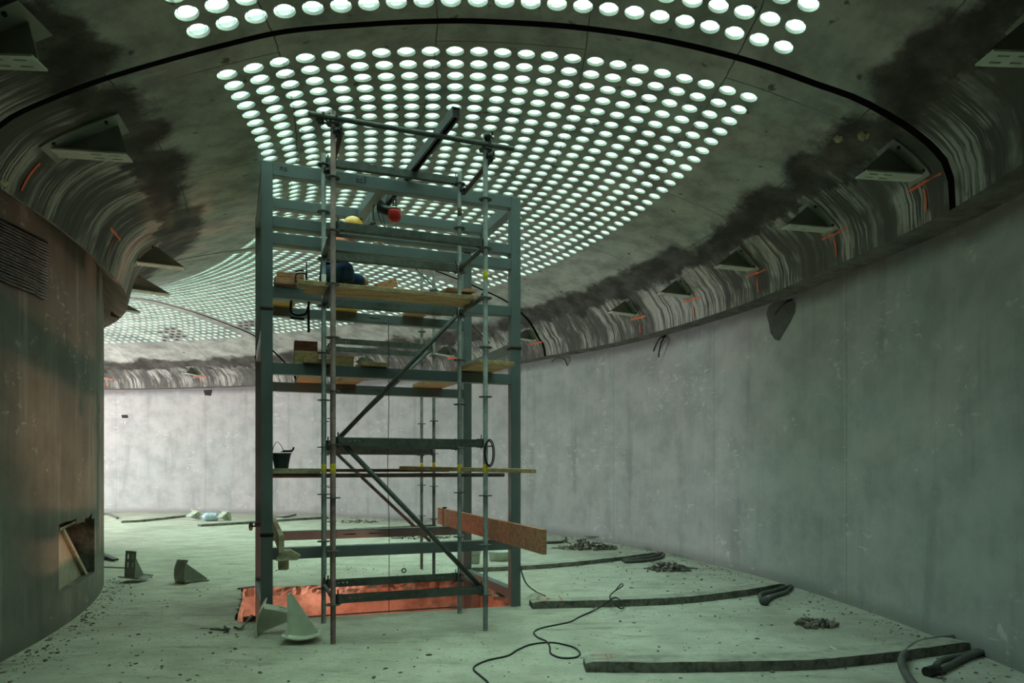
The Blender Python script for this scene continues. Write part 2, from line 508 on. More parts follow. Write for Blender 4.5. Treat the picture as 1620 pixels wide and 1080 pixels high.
def plate(bm, M4, w, h, t, holes=(), curve=0.0, nx=1):
    """plate in local yz (y width w, z height h), thickness t along x; holes = (y0,y1,z0,z1) cut through"""
    ys = {-w/2, w/2}; zs = {-h/2, h/2}
    for a, b, c, d in holes: ys |= {a, b}; zs |= {c, d}
    if curve:
        for i in range(1, 8): zs.add(-h/2+h*i/8)
    ys = sorted(ys); zs = sorted(zs)
    def solid(i, k):
        if i < 0 or k < 0 or i >= len(ys)-1 or k >= len(zs)-1: return False
        y = (ys[i]+ys[i+1])/2; z = (zs[k]+zs[k+1])/2
        return not any(a < y < b and c < z < d for a, b, c, d in holes)
    V = {}
    def v(i, k, s):
        if (i, k, s) not in V:
            x = curve*(zs[k]/(h/2))**2 + (t/2 if s else -t/2)
            V[(i, k, s)] = bm.verts.new(M4 @ Vector((x, ys[i], zs[k])))
        return V[(i, k, s)]
    for i in range(len(ys)-1):
        for k in range(len(zs)-1):
            if not solid(i, k): continue
            bm.faces.new((v(i, k, 1), v(i+1, k, 1), v(i+1, k+1, 1), v(i, k+1, 1)))
            bm.faces.new((v(i, k+1, 0), v(i+1, k+1, 0), v(i+1, k, 0), v(i, k, 0)))
            if not solid(i-1, k): bm.faces.new((v(i, k, 0), v(i, k, 1), v(i, k+1, 1), v(i, k+1, 0)))
            if not solid(i+1, k): bm.faces.new((v(i+1, k, 1), v(i+1, k, 0), v(i+1, k+1, 0), v(i+1, k+1, 1)))
            if not solid(i, k-1): bm.faces.new((v(i, k, 1), v(i, k, 0), v(i+1, k, 0), v(i+1, k, 1)))
            if not solid(i, k+1): bm.faces.new((v(i, k+1, 0), v(i, k+1, 1), v(i+1, k+1, 1), v(i+1, k+1, 0)))
def prism(bm, poly, t, M4=Matrix()):
    """extrude a 2D polygon (x, z) by thickness t along y"""
    a = [bm.verts.new(M4 @ Vector((x, -t/2, z))) for x, z in poly]
    b = [bm.verts.new(M4 @ Vector((x, t/2, z))) for x, z in poly]
    bm.faces.new(a); bm.faces.new(list(reversed(b)))
    n = len(poly)
    for i in range(n):
        j = (i+1) % n
        bm.faces.new((a[j], a[i], b[i], b[j]))
def fix(bm): bmesh.ops.recalc_face_normals(bm, faces=bm.faces); return bm

# ------------------------------------------------------------------ ceiling
def mesh_from(name, V, FC, attrs, mat):
    me = bpy.data.meshes.new(name)
    me.from_pydata([tuple(v) for v in V], [], FC)
    for k, arr in attrs.items():
        at_ = me.attributes.new(k, 'FLOAT', 'POINT')
        at_.data.foreach_set('value', np.asarray(arr, dtype=np.float32))
    me.materials.append(mat)
    return me

# arc distance from the nearest lip along the section
TT = np.linspace(0, 1, 801)
def arc_tables(thd):
    p = surf(np.full_like(TT, thd), TT)
    d = np.r_[0, np.cumsum(np.linalg.norm(np.diff(p, axis=0), axis=1))]
    return np.minimum(d, d[-1]-d)
ARC = {k: arc_tables(k) for k in (7.0, 36.9, 65.0)}
def sdist(thd, t):
    a = np.interp(t, TT, ARC[7.0]); b = np.interp(t, TT, ARC[36.9]); c = np.interp(t, TT, ARC[65.0])
    w = np.interp(thd, THJ, [0, 1, 2])
    return np.where(w < 1, (1-w)*a+w*b, (2-w)*b+(w-1)*c)

NC = 23
def lens_mesh():
    bm = bmesh.new()
    lathe(bm, [(0, -.026), (.03, -.025), (.046, -.021), (.049, -.012), (.0585, -.0105), (.0625, -.0095), (.0665, -.010), (.074, -.004), (.083, 0)], seg=16)
    me = bpy.data.meshes.new('glass_lens'); bm.to_mesh(me); bm.free()
    for p in me.polygons: p.use_smooth = True
    me.materials.append(M['lens']); me.materials.append(M['lens_ring'])
    for p in me.polygons:
        rr = math.hypot(p.center.x, p.center.y)
        if .0583 < rr < .0628: p.material_index = 1
    return me
LENS = lens_mesh()
LV = np.array([v.co[:] for v in LENS.vertices]); LF = [tuple(p.vertices) for p in LENS.polygons]; LM = [p.material_index for p in LENS.polygons]
def local_frame(thd, t):
    n = surfn(thd, t); a = surf(thd+.05, t)-surf(thd-.05, t)
    a = a/np.linalg.norm(a); b = np.cross(n, a); return a, b, n

def ceiling_segment(th0, th1, n_rows, t0=.200, t1=.800, gap=.12, margin=1.18, holes=True, rad=.077, depth=.028, dead=(), start=None):
    a0, a1 = th0+gap, th1-gap
    f0, f1 = th0+margin, th1-.45
    if start is not None: f0 = start
    brk = np.array([0, .2929, .5, .7071])
    def cells(lo, hi, n):
        e = np.linspace(lo, hi, n+1); out = []
        for i in range(n): out += list(e[i]+brk*(e[i+1]-e[i]))
        return np.array(out+[hi])
    thf = cells(f0, f1, n_rows); tf = cells(t0, t1, NC)
    thA = np.r_[np.linspace(a0, f0, 5)[:-1], thf, np.linspace(f1, a1, 5)[1:]]
    tlo = np.unique(np.r_[0, .002, .01, .02, .03, .04, .05, .06, .08, .1, .12, .14, .16, .18, t0])
    thi = np.unique(np.r_[t1, .82, .84, .86, .88, .9, .915, .93, .945, .955, .965, .975, .983, .99, .995, .998, 1])
    V = []; FC = []; TH = []; T = []
    def grid(ths, ts):
        base = len(TH); nt_ = len(ts)
        for th in ths:
            for t in ts: TH.append(th); T.append(t)
        for i in range(len(ths)-1):
            for j in range(nt_-1):
                q = base+i*nt_+j
                FC.append((q, q+1, q+nt_+1, q+nt_))
    grid(thA, tlo); grid(thA, thi)
    grid(thA[:5], tf); grid(thA[-5:], tf)
    lens = []
    extra = []        # tube tops
    e_th = np.linspace(f0, f1, n_rows+1); e_t = np.linspace(t0, t1, NC+1)
    if not holes:
        grid(thf, tf)
    else:
        n = 16
        for i in range(n_rows):
            for j in range(NC):
                thc = (e_th[i]+e_th[i+1])/2; tc_ = (e_t[j]+e_t[j+1])/2
                th = math.radians(thc); Sw = float(rout(th))-RIL; r = RIL+(1-tc_)*Sw
                ra = math.degrees(rad/r); rt = rad/Sw
                hth = (e_th[i+1]-e_th[i])/2; ht = (e_t[j+1]-e_t[j])/2
                base = len(TH)
                for k in range(n):
                    a = 2*math.pi*k/n; c, s = math.cos(a), math.sin(a)
                    m = max(abs(c), abs(s)); TH.append(thc+hth*c/m); T.append(tc_+ht*s/m)
                for k in range(n):
                    a = 2*math.pi*k/n; TH.append(thc+ra*math.cos(a)); T.append(tc_+rt*math.sin(a))
                for k in range(n):
                    q = (k+1) % n; FC.append((base+k, base+q, base+n+q, base+n+k))
                extra.append((base+n, n))
                lens.append((thc, tc_))
    TH = np.array(TH); T = np.array(T)
    P = surf(TH, T)
    al = np.radians(TH)*17.0; sd = sdist(TH, T)
    P = list(P); al = list(al); sd = list(sd)
    if extra:
        idx = np.concatenate([np.arange(b, b+n_) for b, n_ in extra])
        N = surfn(TH[idx], T[idx]); Q = np.array([P[i] for i in idx])+N*depth
        base = len(P); P += list(Q); al += [al[i] for i in idx]; sd += [sd[i] for i in idx]
        for e, (b, n_) in enumerate(extra):
            for k in range(n_):
                q = (k+1) % n_; u = base+e*n_
                FC.append((b+k, b+q, u+q, u+k))
    me = mesh_from('ceiling', P, FC, {'al': al, 'sd': sd}, M['ceiling'])
    bm = bmesh.new(); bm.from_mesh(me); bmesh.ops.remove_doubles(bm, verts=bm.verts, dist=2e-4)
    bm.to_mesh(me); bm.free()
    for p in me.polygons: p.use_smooth = True
    try: me.set_sharp_from_angle(angle=R(35))
    except Exception: pass
    o = bpy.data.objects.new('ceiling', me); COL.objects.link(o); tag(o, kind='structure')
    # lenses
    items = []
    for thc, tc_ in lens:
        a, b, n_ = local_frame(thc, tc_); c = surf(thc, tc_)+n_*(depth-.001)
        px = 810+F*c[0]/c[1] if c[1] > .3 else -9999; py = 740-F*(c[2]-EYE)/c[1] if c[1] > .3 else -9999
        items.append((c, a, b, n_, px, py))
    vis = sorted([k for k, it in enumerate(items) if -20 < it[4] < 1640 and -20 < it[5] < 1100], key=lambda k: np.linalg.norm(items[k][0]-np.array([0, 0, EYE])))
    single = set(vis[:100])
    V = []; FC = []; VD = []; FD = []
    for k, (c, a, b, n_, px, py) in enumerate(items):
        if k in single:
            g_ = bpy.data.objects.new('glass_lens', LENS)
            g_.matrix_world = Matrix(((a[0], b[0], n_[0], c[0]), (a[1], b[1], n_[1], c[1]), (a[2], b[2], n_[2], c[2]), (0, 0, 0, 1)))
            COL.objects.link(g_); g_.parent = o; continue
        isdead = any(((px-x)/rx)**2+((py-y)/ry)**2 < 1 for x, y, rx, ry in dead) and random.random() < .8
        VV, FF = (VD, FD) if isdead else (V, FC)
        base = len(VV)
        W_ = c+LV[:, :1]*a+LV[:, 1:2]*b+LV[:, 2:3]*n_
        VV.extend(W_.tolist()); FF.extend([tuple(base+i for i in f) for f in LF])
    if V:
        me = bpy.data.meshes.new('glass_lens'); me.from_pydata(V, [], FC); me.materials.append(M['lens']); me.materials.append(M['lens_ring'])
        me.polygons.foreach_set('material_index', np.array(LM*(len(FC)//len(LM)), dtype=np.int32)); me.polygons.foreach_set('use_smooth', np.ones(len(FC), dtype=bool))
        g_ = bpy.data.objects.new('glass_lens', me); COL.objects.link(g_); g_.parent = o; tag(g_, kind='stuff')
    if VD:
        me = bpy.data.meshes.new('blocked_lens'); me.from_pydata(VD, [], FD); me.materials.append(M['dark'])
        g_ = bpy.data.objects.new('blocked_lens', me); COL.objects.link(g_); g_.parent = o
        g_['label'] = 'black blocked openings without glass'; tag(g_, kind='stuff')
    return o

DEAD = [(268, 523, 22, 6), (276, 533, 22, 7), (390, 512, 12, 7)]
SEG0 = ceiling_segment(-22.9, 7.0, 6, start=6.55-6*.7444)  # few lens rows; vault out of view left closed to dim the near end
SEG1 = ceiling_segment(7.0, 36.9, 38)
SEG2 = ceiling_segment(36.9, 65.0, 38, dead=DEAD)
SEG3 = ceiling_segment(65.0, 93.0, 38, dead=DEAD)
SEG4 = ceiling_segment(93.0, 122.0, 37)

def joint(thj, hw=.12, d=.14):
    e = np.linspace(.2, .8, NC+1)
    ts = np.unique(np.r_[0, .002, .01, .02, .03, .04, .05, .06, .08, .1, .12, .14, .16, .18, np.concatenate([e[i]+np.array([0, .2929, .5, .7071])*(e[i+1]-e[i]) for i in range(NC)]), .8, .82, .84, .86, .88, .9, .915, .93, .945, .955, .965, .975, .983, .99, .995, .998, 1]); rows = []
    for off, dd in ((-hw-.05, .006), (-hw, .0), (-hw, d), (hw, d), (hw, .0), (hw+.05, .006)):
        th = np.full_like(ts, thj+off); rows.append(surf(th, ts)+surfn(th, ts)*dd)
    V = np.concatenate(rows); n = len(ts); FC = []
    for a, b in ((0, 1), (1, 2), (2, 3), (3, 4), (4, 5)):
        for i in range(n-1): FC.append((a*n+i, a*n+i+1, b*n+i+1, b*n+i))
    me = bpy.data.meshes.new('joint'); me.from_pydata(V.tolist(), [], FC); me.materials.append(M['dark'])
    return me
for k, tj in enumerate((-22.9, 7.0, 36.9, 65.0, 93.0, 122.0)):
    o = bpy.data.objects.new('trim_%d' % (k+1), joint(tj)); COL.objects.link(o); tag(o, kind='structure')

# ------------------------------------------------------------------ walls, ledges and floor
TH0, TH1 = -22.9, 122.0
def band(name, fa, fb, na, mat, ths, skip=None, extra=None):
    """surface between rows: fa(thd, k/na)->point ; attributes al, sd, top"""
    V = []; al = []; sd = []; top = []; FC = []
    for th in ths:
        for k in range(na+1):
            p, s_, tp = fa(th, k/na)
            V.append(p); al.append(math.radians(th)*20); sd.append(s_); top.append(tp)
    for i in range(len(ths)-1):
        for k in range(na):
            q = i*(na+1)+k
            if skip and skip((ths[i]+ths[i+1])/2, V[q][2]/2+V[q+1][2]/2): continue
            FC.append((q, q+na+1, q+na+2, q+1))
    me = mesh_from(name, V, FC, {'al': al, 'sd': sd, 'top': top}, mat)
    for p in me.polygons: p.use_smooth = True
    o = bpy.data.objects.new(name, me); COL.objects.link(o); return tag(o, kind='structure')
def f_outer(thd, k):
    th = math.radians(thd); r = float(rout(th, 0)); zt = float(np.interp(outer_phi(thd, 0), *LO))
    z = zt*k
    return ((CI[0]+r*math.cos(th), CI[1]+r*math.sin(th), z), z, zt-z)
ths = np.arange(TH0, TH1+.01, .7)
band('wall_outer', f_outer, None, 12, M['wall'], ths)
def f_ledge(thd, k):
    th = math.radians(thd); r = float(rout(th, LIPO*k)); zt = float(lip_outer(thd))
    return ((CI[0]+r*math.cos(th), CI[1]+r*math.sin(th), zt), zt, .02+k*.1)
M['ledge'] = simple('dark_ledge_concrete', (.13, .12, .105), .85, 0, .45, 7, .5)  # ledge underside in a darker tone than the wall
band('trim_7', f_ledge, None, 2, M['ledge'], ths)
# niche limits on the inner wall
def th_of(x, r=RI):
    X, Y = ray_circle(x, CI, r, False); return math.degrees(math.atan2(Y-CI[1], X-CI[0])), Y
NA, YA = th_of(93); NB, YB = th_of(149.5)
nz0, nz1 = .36, 1.06
ths_i = np.unique(np.r_[np.arange(TH0, NA, .7), np.linspace(NA, NB, 9), np.arange(NB+.7, TH1+.01, .7)])
zlev = [0, .18, nz0, .6, .8, nz1-.03, nz1+.0, 1.5, 2.2, 3, 3.6]
def inner_wall():
    V = []; al = []; sd = []; top = []; FC = []
    rng = random.Random(3)
    for th in ths_i:
        t_ = math.radians(th); zt = float(lip_inner(th))+.30
        for z in zlev+[zt]:
            zz = z
            if abs(z-nz1) < .001 and NA-.1 < th < NB+.1: zz = z+.02+rng.uniform(-.02, .03)+.10*(th-NA)/(NB-NA)*0
            V.append((CI[0]+RI*math.cos(t_), CI[1]+RI*math.sin(t_), zz)); al.append(t_*13); sd.append(zz); top.append(zt-zz+.3)
    n = len(zlev)+1
    for i in range(len(ths_i)-1):
        for k in range(n-1):
            m = (ths_i[i]+ths_i[i+1])/2
            zc = (V[i*n+k][2]+V[i*n+k+1][2])/2
            if NA < m < NB and nz0 < zc < nz1: continue
            q = i*n+k; FC.append((q+1, q+n+1, q+n, q))
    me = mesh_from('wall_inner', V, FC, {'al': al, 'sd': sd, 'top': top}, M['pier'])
    for p in me.polygons: p.use_smooth = True
    o = bpy.data.objects.new('wall_inner', me); COL.objects.link(o); tag(o, kind='structure'); return o
WI = inner_wall()
def f_soffit(thd, k):
    th = math.radians(thd); a = k*math.pi/2
    r = RI+(RIL-RI)*k; z0 = float(lip_inner(thd)); z = z0+.30*(1-k)**1.4
    return ((CI[0]+r*math.cos(th), CI[1]+r*math.sin(th), z), 3+k*.3, .5)
band('trim_8', f_soffit, None, 4, simple('rough_soffit_concrete', (.30, .25, .21), .85, 0, .35, 9, .6), ths)
# end walls of the built stretch
def end_wall(name, thd):
    ts = np.linspace(0, 1, 60); p = surf(np.full_like(ts, thd), ts)
    th = math.radians(thd); ro = float(rout(th, 0))
    bm = bmesh.new()
    pts = [(CI[0]+ro*math.cos(th), CI[1]+ro*math.sin(th), 0), (CI[0]+ro*math.cos(th), CI[1]+ro*math.sin(th), float(lip_outer(thd)))]
    pts += [tuple(q) for q in p]
    pts += [(CI[0]+RI*math.cos(th), CI[1]+RI*math.sin(th), float(lip_inner(thd))+.3), (CI[0]+RI*math.cos(th), CI[1]+RI*math.sin(th), 0)]
    bm.faces.new([bm.verts.new(q) for q in pts])
    return struct(name, bm, M['conc_n'])
M['conc_n'] = simple('low_bounce_concrete', (.06, .06, .05), .9)  # near black so the unseen end walls bounce hardly any light
end_wall('wall_near', TH0); end_wall('wall_far', TH1)

# niche recess
def niche():
    bm = bmesh.new(); dep = .8
    def P(th, r, z): t_ = math.radians(th); return (CI[0]+r*math.cos(t_), CI[1]+r*math.sin(t_), z)
    z1 = nz1+.08
    angs = np.linspace(NA, NB, 9)
    ring = [(t_, nz0) for t_ in angs]+[(t_, z1) for t_ in angs[::-1]]
    fv = [bm.verts.new(P(t_, RI, z)) for t_, z in ring]; bv = [bm.verts.new(P(t_, RI-dep, z)) for t_, z in ring]
    for i in range(len(ring)):
        j = (i+1) % len(ring); bm.faces.new((fv[i], fv[j], bv[j], bv[i]))
    bm.faces.new(bv)
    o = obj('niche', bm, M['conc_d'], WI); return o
niche()

# pit polygon (floor corners)
PIT = [Vector((-2.95, 7.30, 0)), Vector((.10, 8.20, 0)), Vector((-.50, 10.15, 0)), Vector((-3.72, 9.38, 0))]
def build_floor():
    bm = bmesh.new()
    big = [Vector((-45, -12, 0)), Vector((12, -12, 0)), Vector((12, 34, 0)), Vector((-45, 34, 0))]
    # jagged rim
    rng = random.Random(5); rim = []; base_i = []
    for i in range(4):
        a, b = PIT[i], PIT[(i+1) % 4]; n = 60 if i != 0 else 40
        base_i.append(len(rim))
        for k in range(n):
            p = a.lerp(b, k/n); nrm = Vector((-(b-a).y, (b-a).x, 0)).normalized()
            amp = .035 if i in (2, 3) else .008
            if k: p = p+nrm*rng.uniform(-amp, amp)
            rim.append(p)
    rv = [bm.verts.new(p) for p in rim]; gv = [bm.verts.new(p) for p in big]
    n = len(rv)
    for i in range(4):
        a = base_i[i]; b = base_i[i+1] if i < 3 else n
        chain = [rv[k % n] for k in range(a, b+1)]
        bm.faces.new([gv[i], gv[(i+1) % 4]]+list(reversed(chain)))
    bmesh.ops.triangulate(bm, faces=bm.faces)
    bmesh.ops.recalc_face_normals(bm, faces=bm.faces)
    if sum(f.normal.z for f in bm.faces) < 0: bmesh.ops.reverse_faces(bm, faces=bm.faces)
    f = struct('floor', bm, M['floor'])
    # pit shaft
    bm = bmesh.new(); lv = [0, -.03, -.07, -.12, -.125, -.6, -1.4, -2.6]; rows = []
    for z in lv:
        row = []
        for k, p in enumerate(rim):
            q = Vector((p.x, p.y, z)); c = Vector((-1.75, 8.75, z))
            if -.125 < z < 0: q += (q-c).normalized()*rng.uniform(-.035, .03)
            if z <= -.125: 
                i = max(j for j in range(4) if base_i[j] <= k); a, b = PIT[i], PIT[(i+1) % 4]
                nn = (base_i[i+1] if i < 3 else n)-base_i[i]
                q = a.lerp(b, (k-base_i[i])/nn); q.z = z; q += (q-c).normalized()*.04
            row.append(bm.verts.new(q))
        rows.append(row)
    for a, b in zip(rows, rows[1:]):
        for k in range(n):
            j = (k+1) % n; bm.faces.new((a[k], a[j], b[j], b[k]))
    bm.faces.new(rows[-1])
    bmesh.ops.recalc_face_normals(bm, faces=bm.faces); bmesh.ops.reverse_faces(bm, faces=bm.faces)
    obj('pit_shaft', bm, M['pit'], f)
build_floor()

# ribbed metal lath cast into the inner wall, high on the left
def lath():
    bm = bmesh.new(); r = RI+.012
    # dark backing
    def P(x, y, rr=r):
        X, Y = ray_circle(x, CI, rr, False); return Vector((X, Y, EYE+(740-y)/F*Y))
    def yline(x, v):      # v 0 top .. 1 bottom
        top = 300+(x+90)*.50; bot = 446+(x)*.39
        return top*(1-v)+bot*v
    xs = [-60, -40, -20, 0, 20, 40, 55, 66, 76]
    rows = []
    for x in xs: rows.append([bm.verts.new(P(x-6*v if x > 60 else x, yline(x, v))) for v in (0, .25, .5, .75, 1)])
    for a, b in zip(rows, rows[1:]):
        for i in range(4): bm.faces.new((a[i], b[i], b[i+1], a[i+1]))
    root = obj('lath_panel', bm, M['metal_mesh'], None, True)
    tag(root, kind='structure'); root.name = 'trim_9'
    bm = bmesh.new()
    for k in range(1, 20):
        v = k/20
        pts = [P((x-6*v if x > 60 else x)+(random.uniform(-1, 3) if x > 70 else 0), yline(x, v)+random.uniform(-.5, .5), RI+.03) for x in xs]
        sweep(bm, pts, .012, 5, 1)
    obj('lath_rib', bm, simple('lath_rib_metal', (.10, .10, .095), .5, .5, .4, 20, .1), root)
lath()

# damp patches and holes in the outer wall (flat marks on it)
def wall_patch(name, outline, mat, off=.004):
    bm = bmesh.new(); vs = []
    for x, y in outline:
        X, Y = ray_circle(x, C, RO-off); vs.append(bm.verts.new((X, Y, EYE+(740-y)/F*Y)))
    bm.faces.new(vs); bmesh.ops.triangulate(bm, faces=bm.faces)
    return obj(name, bm, mat, bpy.data.objects['wall_outer'])
wall_patch('damp_stain', [(1216, 484), (1212, 496), (1216, 510), (1219, 527), (1226, 537), (1233, 539), (1240, 524), (1250, 510), (1258, 494), (1259, 480), (1252, 472), (1238, 474), (1224, 478)], M['stain'])
wall_patch('wall_hole', [(192, 656), (202, 656), (203, 661), (193, 661)], M['dark'])
wall_patch('wall_hole', [(322, 617), (336, 616), (334, 626), (324, 625)], M['dark'])

# ================================================================== steel frame over the pit
K1 = Vector((-2.597, 7.23, 0)); K2 = Vector((.028, 8.19, 0)); K3 = Vector((-3.27, 8.87, 0)); K4 = Vector((-.655, 9.83, 0))
UF = (K2-K1).normalized(); VF = Vector((-.38, .925, 0)).normalized()
CW = .12
def oriented_box(bm, c, z0, z1, w, d, ux, bev=.006):
    ux = Vector(ux).normalized(); uy = Vector((-ux.y, ux.x, 0)); vs = []
    for z in (z0, z1):
        for a, b in ((-1, -1), (1, -1), (1, 1), (-1, 1)):
            p = Vector(c)+ux*(a*w/2)+uy*(b*d/2); vs.append(bm.verts.new((p.x, p.y, z)))
    fs = [(3, 2, 1, 0), (4, 5, 6, 7), (0, 1, 5, 4), (1, 2, 6, 5), (2, 3, 7, 6), (3, 0, 4, 7)]
    faces = [bm.faces.new([vs[i] for i in f]) for f in fs]
    if bev:
        es = {e for f in faces for e in f.edges}
        bmesh.ops.bevel(bm, geom=list(es), offset=bev, segments=2, affect='EDGES', profile=.5)

frame = thing('steel_tower', 'tall grey-green painted steel frame of square columns standing over the floor pit', 'tower')
cols = []
for k, (kk, zb) in enumerate(((K1, .004), (K2, .004), (K3, -1.6), (K4, -1.6))):
    bm = bmesh.new(); oriented_box(bm, kk, zb, 4.88, CW, CW, UF)
    c = obj('column', bm, M['frame'], frame)
    for zs in ((3.08, .92) if k != 0 else (3.33, .95)):
        bm = bmesh.new(); oriented_box(bm, kk, zs-.02, zs+.015, CW+.008, CW+.008, UF, 0); oriented_box(bm, kk, zs-.006, zs+.006, CW+.022, CW+.022, UF, .003)
        obj('weld_seam', bm, M['weld'], c)
def fbeam(p, q, zt, h=.12, w=.11, slots=None, inset=CW/2):
    d = (q-p).normalized(); a = p+d*inset; b = q-d*inset
    bm = bmesh.new()
    zc = zt-h/2
    bar(bm, (a.x, a.y, zc), (b.x, b.y, zc), w, h, bev=.005)
    o = obj('beam', bm, M['frame'], frame)
    return o
V_ = VF
fbeam(K1, K2, 4.88, .14)
fbeam(K1, K2, 4.31, .115); fbeam(K1, K2, 4.135, .12); fbeam(K1, K2, 3.57, .115); fbeam(K1, K2, 2.765, .12); fbeam(K1, K2, .80, .12)
fbeam(K3, K4, 4.88, .12); fbeam(K3, K4, 3.75, .12); fbeam(K3, K4, 2.77, .12); fbeam(K3, K4, .82, .12)
for a, b in ((K1, K3), (K2, K4)):
    fbeam(a, b, 4.88, .14); fbeam(a, b, 3.14, .12); fbeam(a, b, .20, .11)
L1 = K1.lerp(K3, .57); R1 = K2.lerp(K4, .57)
m0 = L1.lerp(R1, .44); m1 = L1.lerp(R1, .455)
fbeam(L1, m0, 4.88, .12, inset=.055); fbeam(m0, R1, 4.88, .12, inset=.055)
n0 = K1.lerp(K2, .435); n1 = K3.lerp(K4, .40)
fbeam(n0, n1, 4.88, .12, inset=.055)
fbeam(K1.lerp(K3, .5), K2.lerp(K4, .5), 3.76, .12, inset=.03)
# hand-written marker notes on the near face of the top beam and blue dots on the one below
def beam_note(x0, z0, hgt, strokes, mat, dots=()):
    k = (x0-810)/F; s0 = (k*K1.y-K1.x)/(UF.x-k*UF.y); bm = bmesh.new()
    nrm = Vector((UF.y, -UF.x, 0)); o_ = K1+UF*s0+nrm*.057
    def P(a, b): return Vector((o_.x+UF.x*a*hgt, o_.y+UF.y*a*hgt, z0+b*hgt))
    for st in strokes:
        for a, b in zip(st, st[1:]): bar(bm, P(*a), P(*b), .002, .008)
    for a, b in dots:
        tube(bm, P(a, b)-nrm*.001, P(a, b)+nrm*.002, .012, 10)
    obj('marker_note', bm, mat, frame)
beam_note(443, 4.80, .05, [[(0, 0), (0, .6), (.3, .6), (.3, 0)], [(.3, .6), (.6, .6), (.6, 0)], [(.9, 0), (.9, .6), (1.3, .6), (1.3, 0), (.9, 0)], [(1.6, 0), (1.65, .05)]], M['blackm'])
beam_note(563, 4.79, .06, [[(0, 1), (0, 0), (.4, 0), (.4, .5), (0, .5)], [(.65, 0), (.65, .55), (1.05, .55), (1.05, 0), (.65, 0)], [(1.3, 1), (1.7, 1), (1.5, .6), (1.7, .3), (1.5, 0), (1.3, .1)]], M['blackm'])
beam_note(547, 4.265, .06, [], simple('blue_marker', (.02, .03, .25), .5), [(0, 0), (1.0, -.05), (2.0, -.1)])
# splice plates with slots on the rear beams
for zt in (3.75, 2.77, .82):
    bm = bmesh.new(); c = K3.lerp(K4, .475)-V_*.065
    rot = Matrix.Rotation(math.atan2(UF.y, UF.x)-math.pi/2, 4, 'Z')
    plate(bm, Matrix.Translation((c.x, c.y, zt-.06)) @ rot, .75, .10, .008, ((-.28, -.12, -.008, .008), (.06, .22, -.008, .008)))
    obj('splice_plate', fix(bm), M['frame'], frame)

# ================================================================== scaffolds
def rosette_bm():
    bm = bmesh.new(); n = 32; top = []; bot = []
    for i in range(n):
        a = 2*math.pi*i/n; r = .068 if (i % 4) < 3 else .056
        top.append(bm.verts.new((r*math.cos(a), r*math.sin(a), .005))); bot.append(bm.verts.new((r*math.cos(a), r*math.sin(a), -.005)))
    bm.faces.new(top); bm.faces.new(list(reversed(bot)))
    for i in range(n):
        j = (i+1) % n; bm.faces.new((bot[i], bot[j], top[j], top[i]))
    return bm
ROS = bpy.data.meshes.new('rosette'); b_ = rosette_bm(); b_.to_mesh(ROS); b_.free(); ROS.materials.append(M['galv'])
def standard(parent, x, y, z0, z1, mat, ros, labels=(), r=.0245):
    bm = bmesh.new(); tube(bm, (0, 0, z0), (0, 0, z1), r, 16, hollow=True)
    o = obj('standard', bm, M[mat], parent); o.location = (x, y, 0)
    for z in ros:
        if z0 < z < z1:
            q = bpy.data.objects.new('rosette', ROS); COL.objects.link(q); q.parent = o; q.location = (0, 0, z)
    for z, m in labels:
        bm = bmesh.new(); lathe(bm, [(r+.0006, z-.045), (r+.0012, z-.044), (r+.0012, z+.044), (r+.0006, z+.045)], seg=16)
        obj('label_band', bm, M[m], o)
    return o
def member(parent, name, p, q, mat, r=.0245, heads=True):
    bm = bmesh.new(); tube(bm, p, q, r, 14)
    o = obj(name, bm, M[mat], parent)
    if heads:
        p = Vector(p); q = Vector(q); d = (q-p).normalized()
        for e, s_ in ((p, 1), (q, -1)):
            bm = bmesh.new(); bar(bm, e-d*s_*.012, e+d*s_*.06, .035, .075, bev=.006); bar(bm, e+d*s_*.0+Vector((0, 0, -.06)), e+d*s_*.0+Vector((0, 0, .075)), .009, .022)
            obj('wedge_head', bm, M['blackm'], o)
    return o
def uledger(parent, p, q, mat, h=.075, w=.05):
    """U-section ledger with three holes near each end"""
    p = Vector(p); q = Vector(q); d = (q-p).normalized(); L = (q-p).length
    bm = bmesh.new(); mid = (p+q)/2
    ang = math.atan2(d.y, d.x)-math.pi/2
    tilt = Matrix.Translation(mid) @ Matrix.Rotation(ang, 4, 'Z')
    holes = []
    for s_ in (-1, 1):
        for k in range(3):
            c = s_*(L/2-.11-.045*k); holes.append((c-.008, c+.008, -.008, .008))
    side = tilt.to_3x3() @ Vector((1, 0, 0))
    for sg in (-1, 1):
        plate(bm, Matrix.Translation(side*(sg*w/2)) @ tilt, L, h, .004, holes)
    bar(bm, p-Vector((0, 0, h/2)), q-Vector((0, 0, h/2)), w, .005)
    fix(bm)
    o = obj('ledger', bm, M[mat], parent)
    for e, s_ in ((p, 1), (q, -1)):
        bm = bmesh.new(); bar(bm, e-d*s_*.02, e+d*s_*.05, .04, .09, bev=.006); bar(bm, e+Vector((0, 0, -.06)), e+Vector((0, 0, .085)), .009, .022)
        obj('wedge_head', bm, M['blackm'], o)
    return o
def coupler(parent, p, ax1, ax2):
    """swivel coupler clasping two tubes"""
    bm = bmesh.new(); p = Vector(p)
    for ax, off in ((Vector(ax1), -.02), (Vector(ax2), .03)):
        ax = ax.normalized(); tube(bm, p-ax*.028+Vector((0, off, 0)), p+ax*.028+Vector((0, off, 0)), .034, 10)
    bar(bm, p+Vector((.02, -.06, 0)), p+Vector((.06, .03, .0)), .014, .014)
    bar(bm, p+Vector((.05, -.07, .02)), p+Vector((.05, -.02, .02)), .022, .022)
    return obj('coupler', bm, M['blackm'], parent)

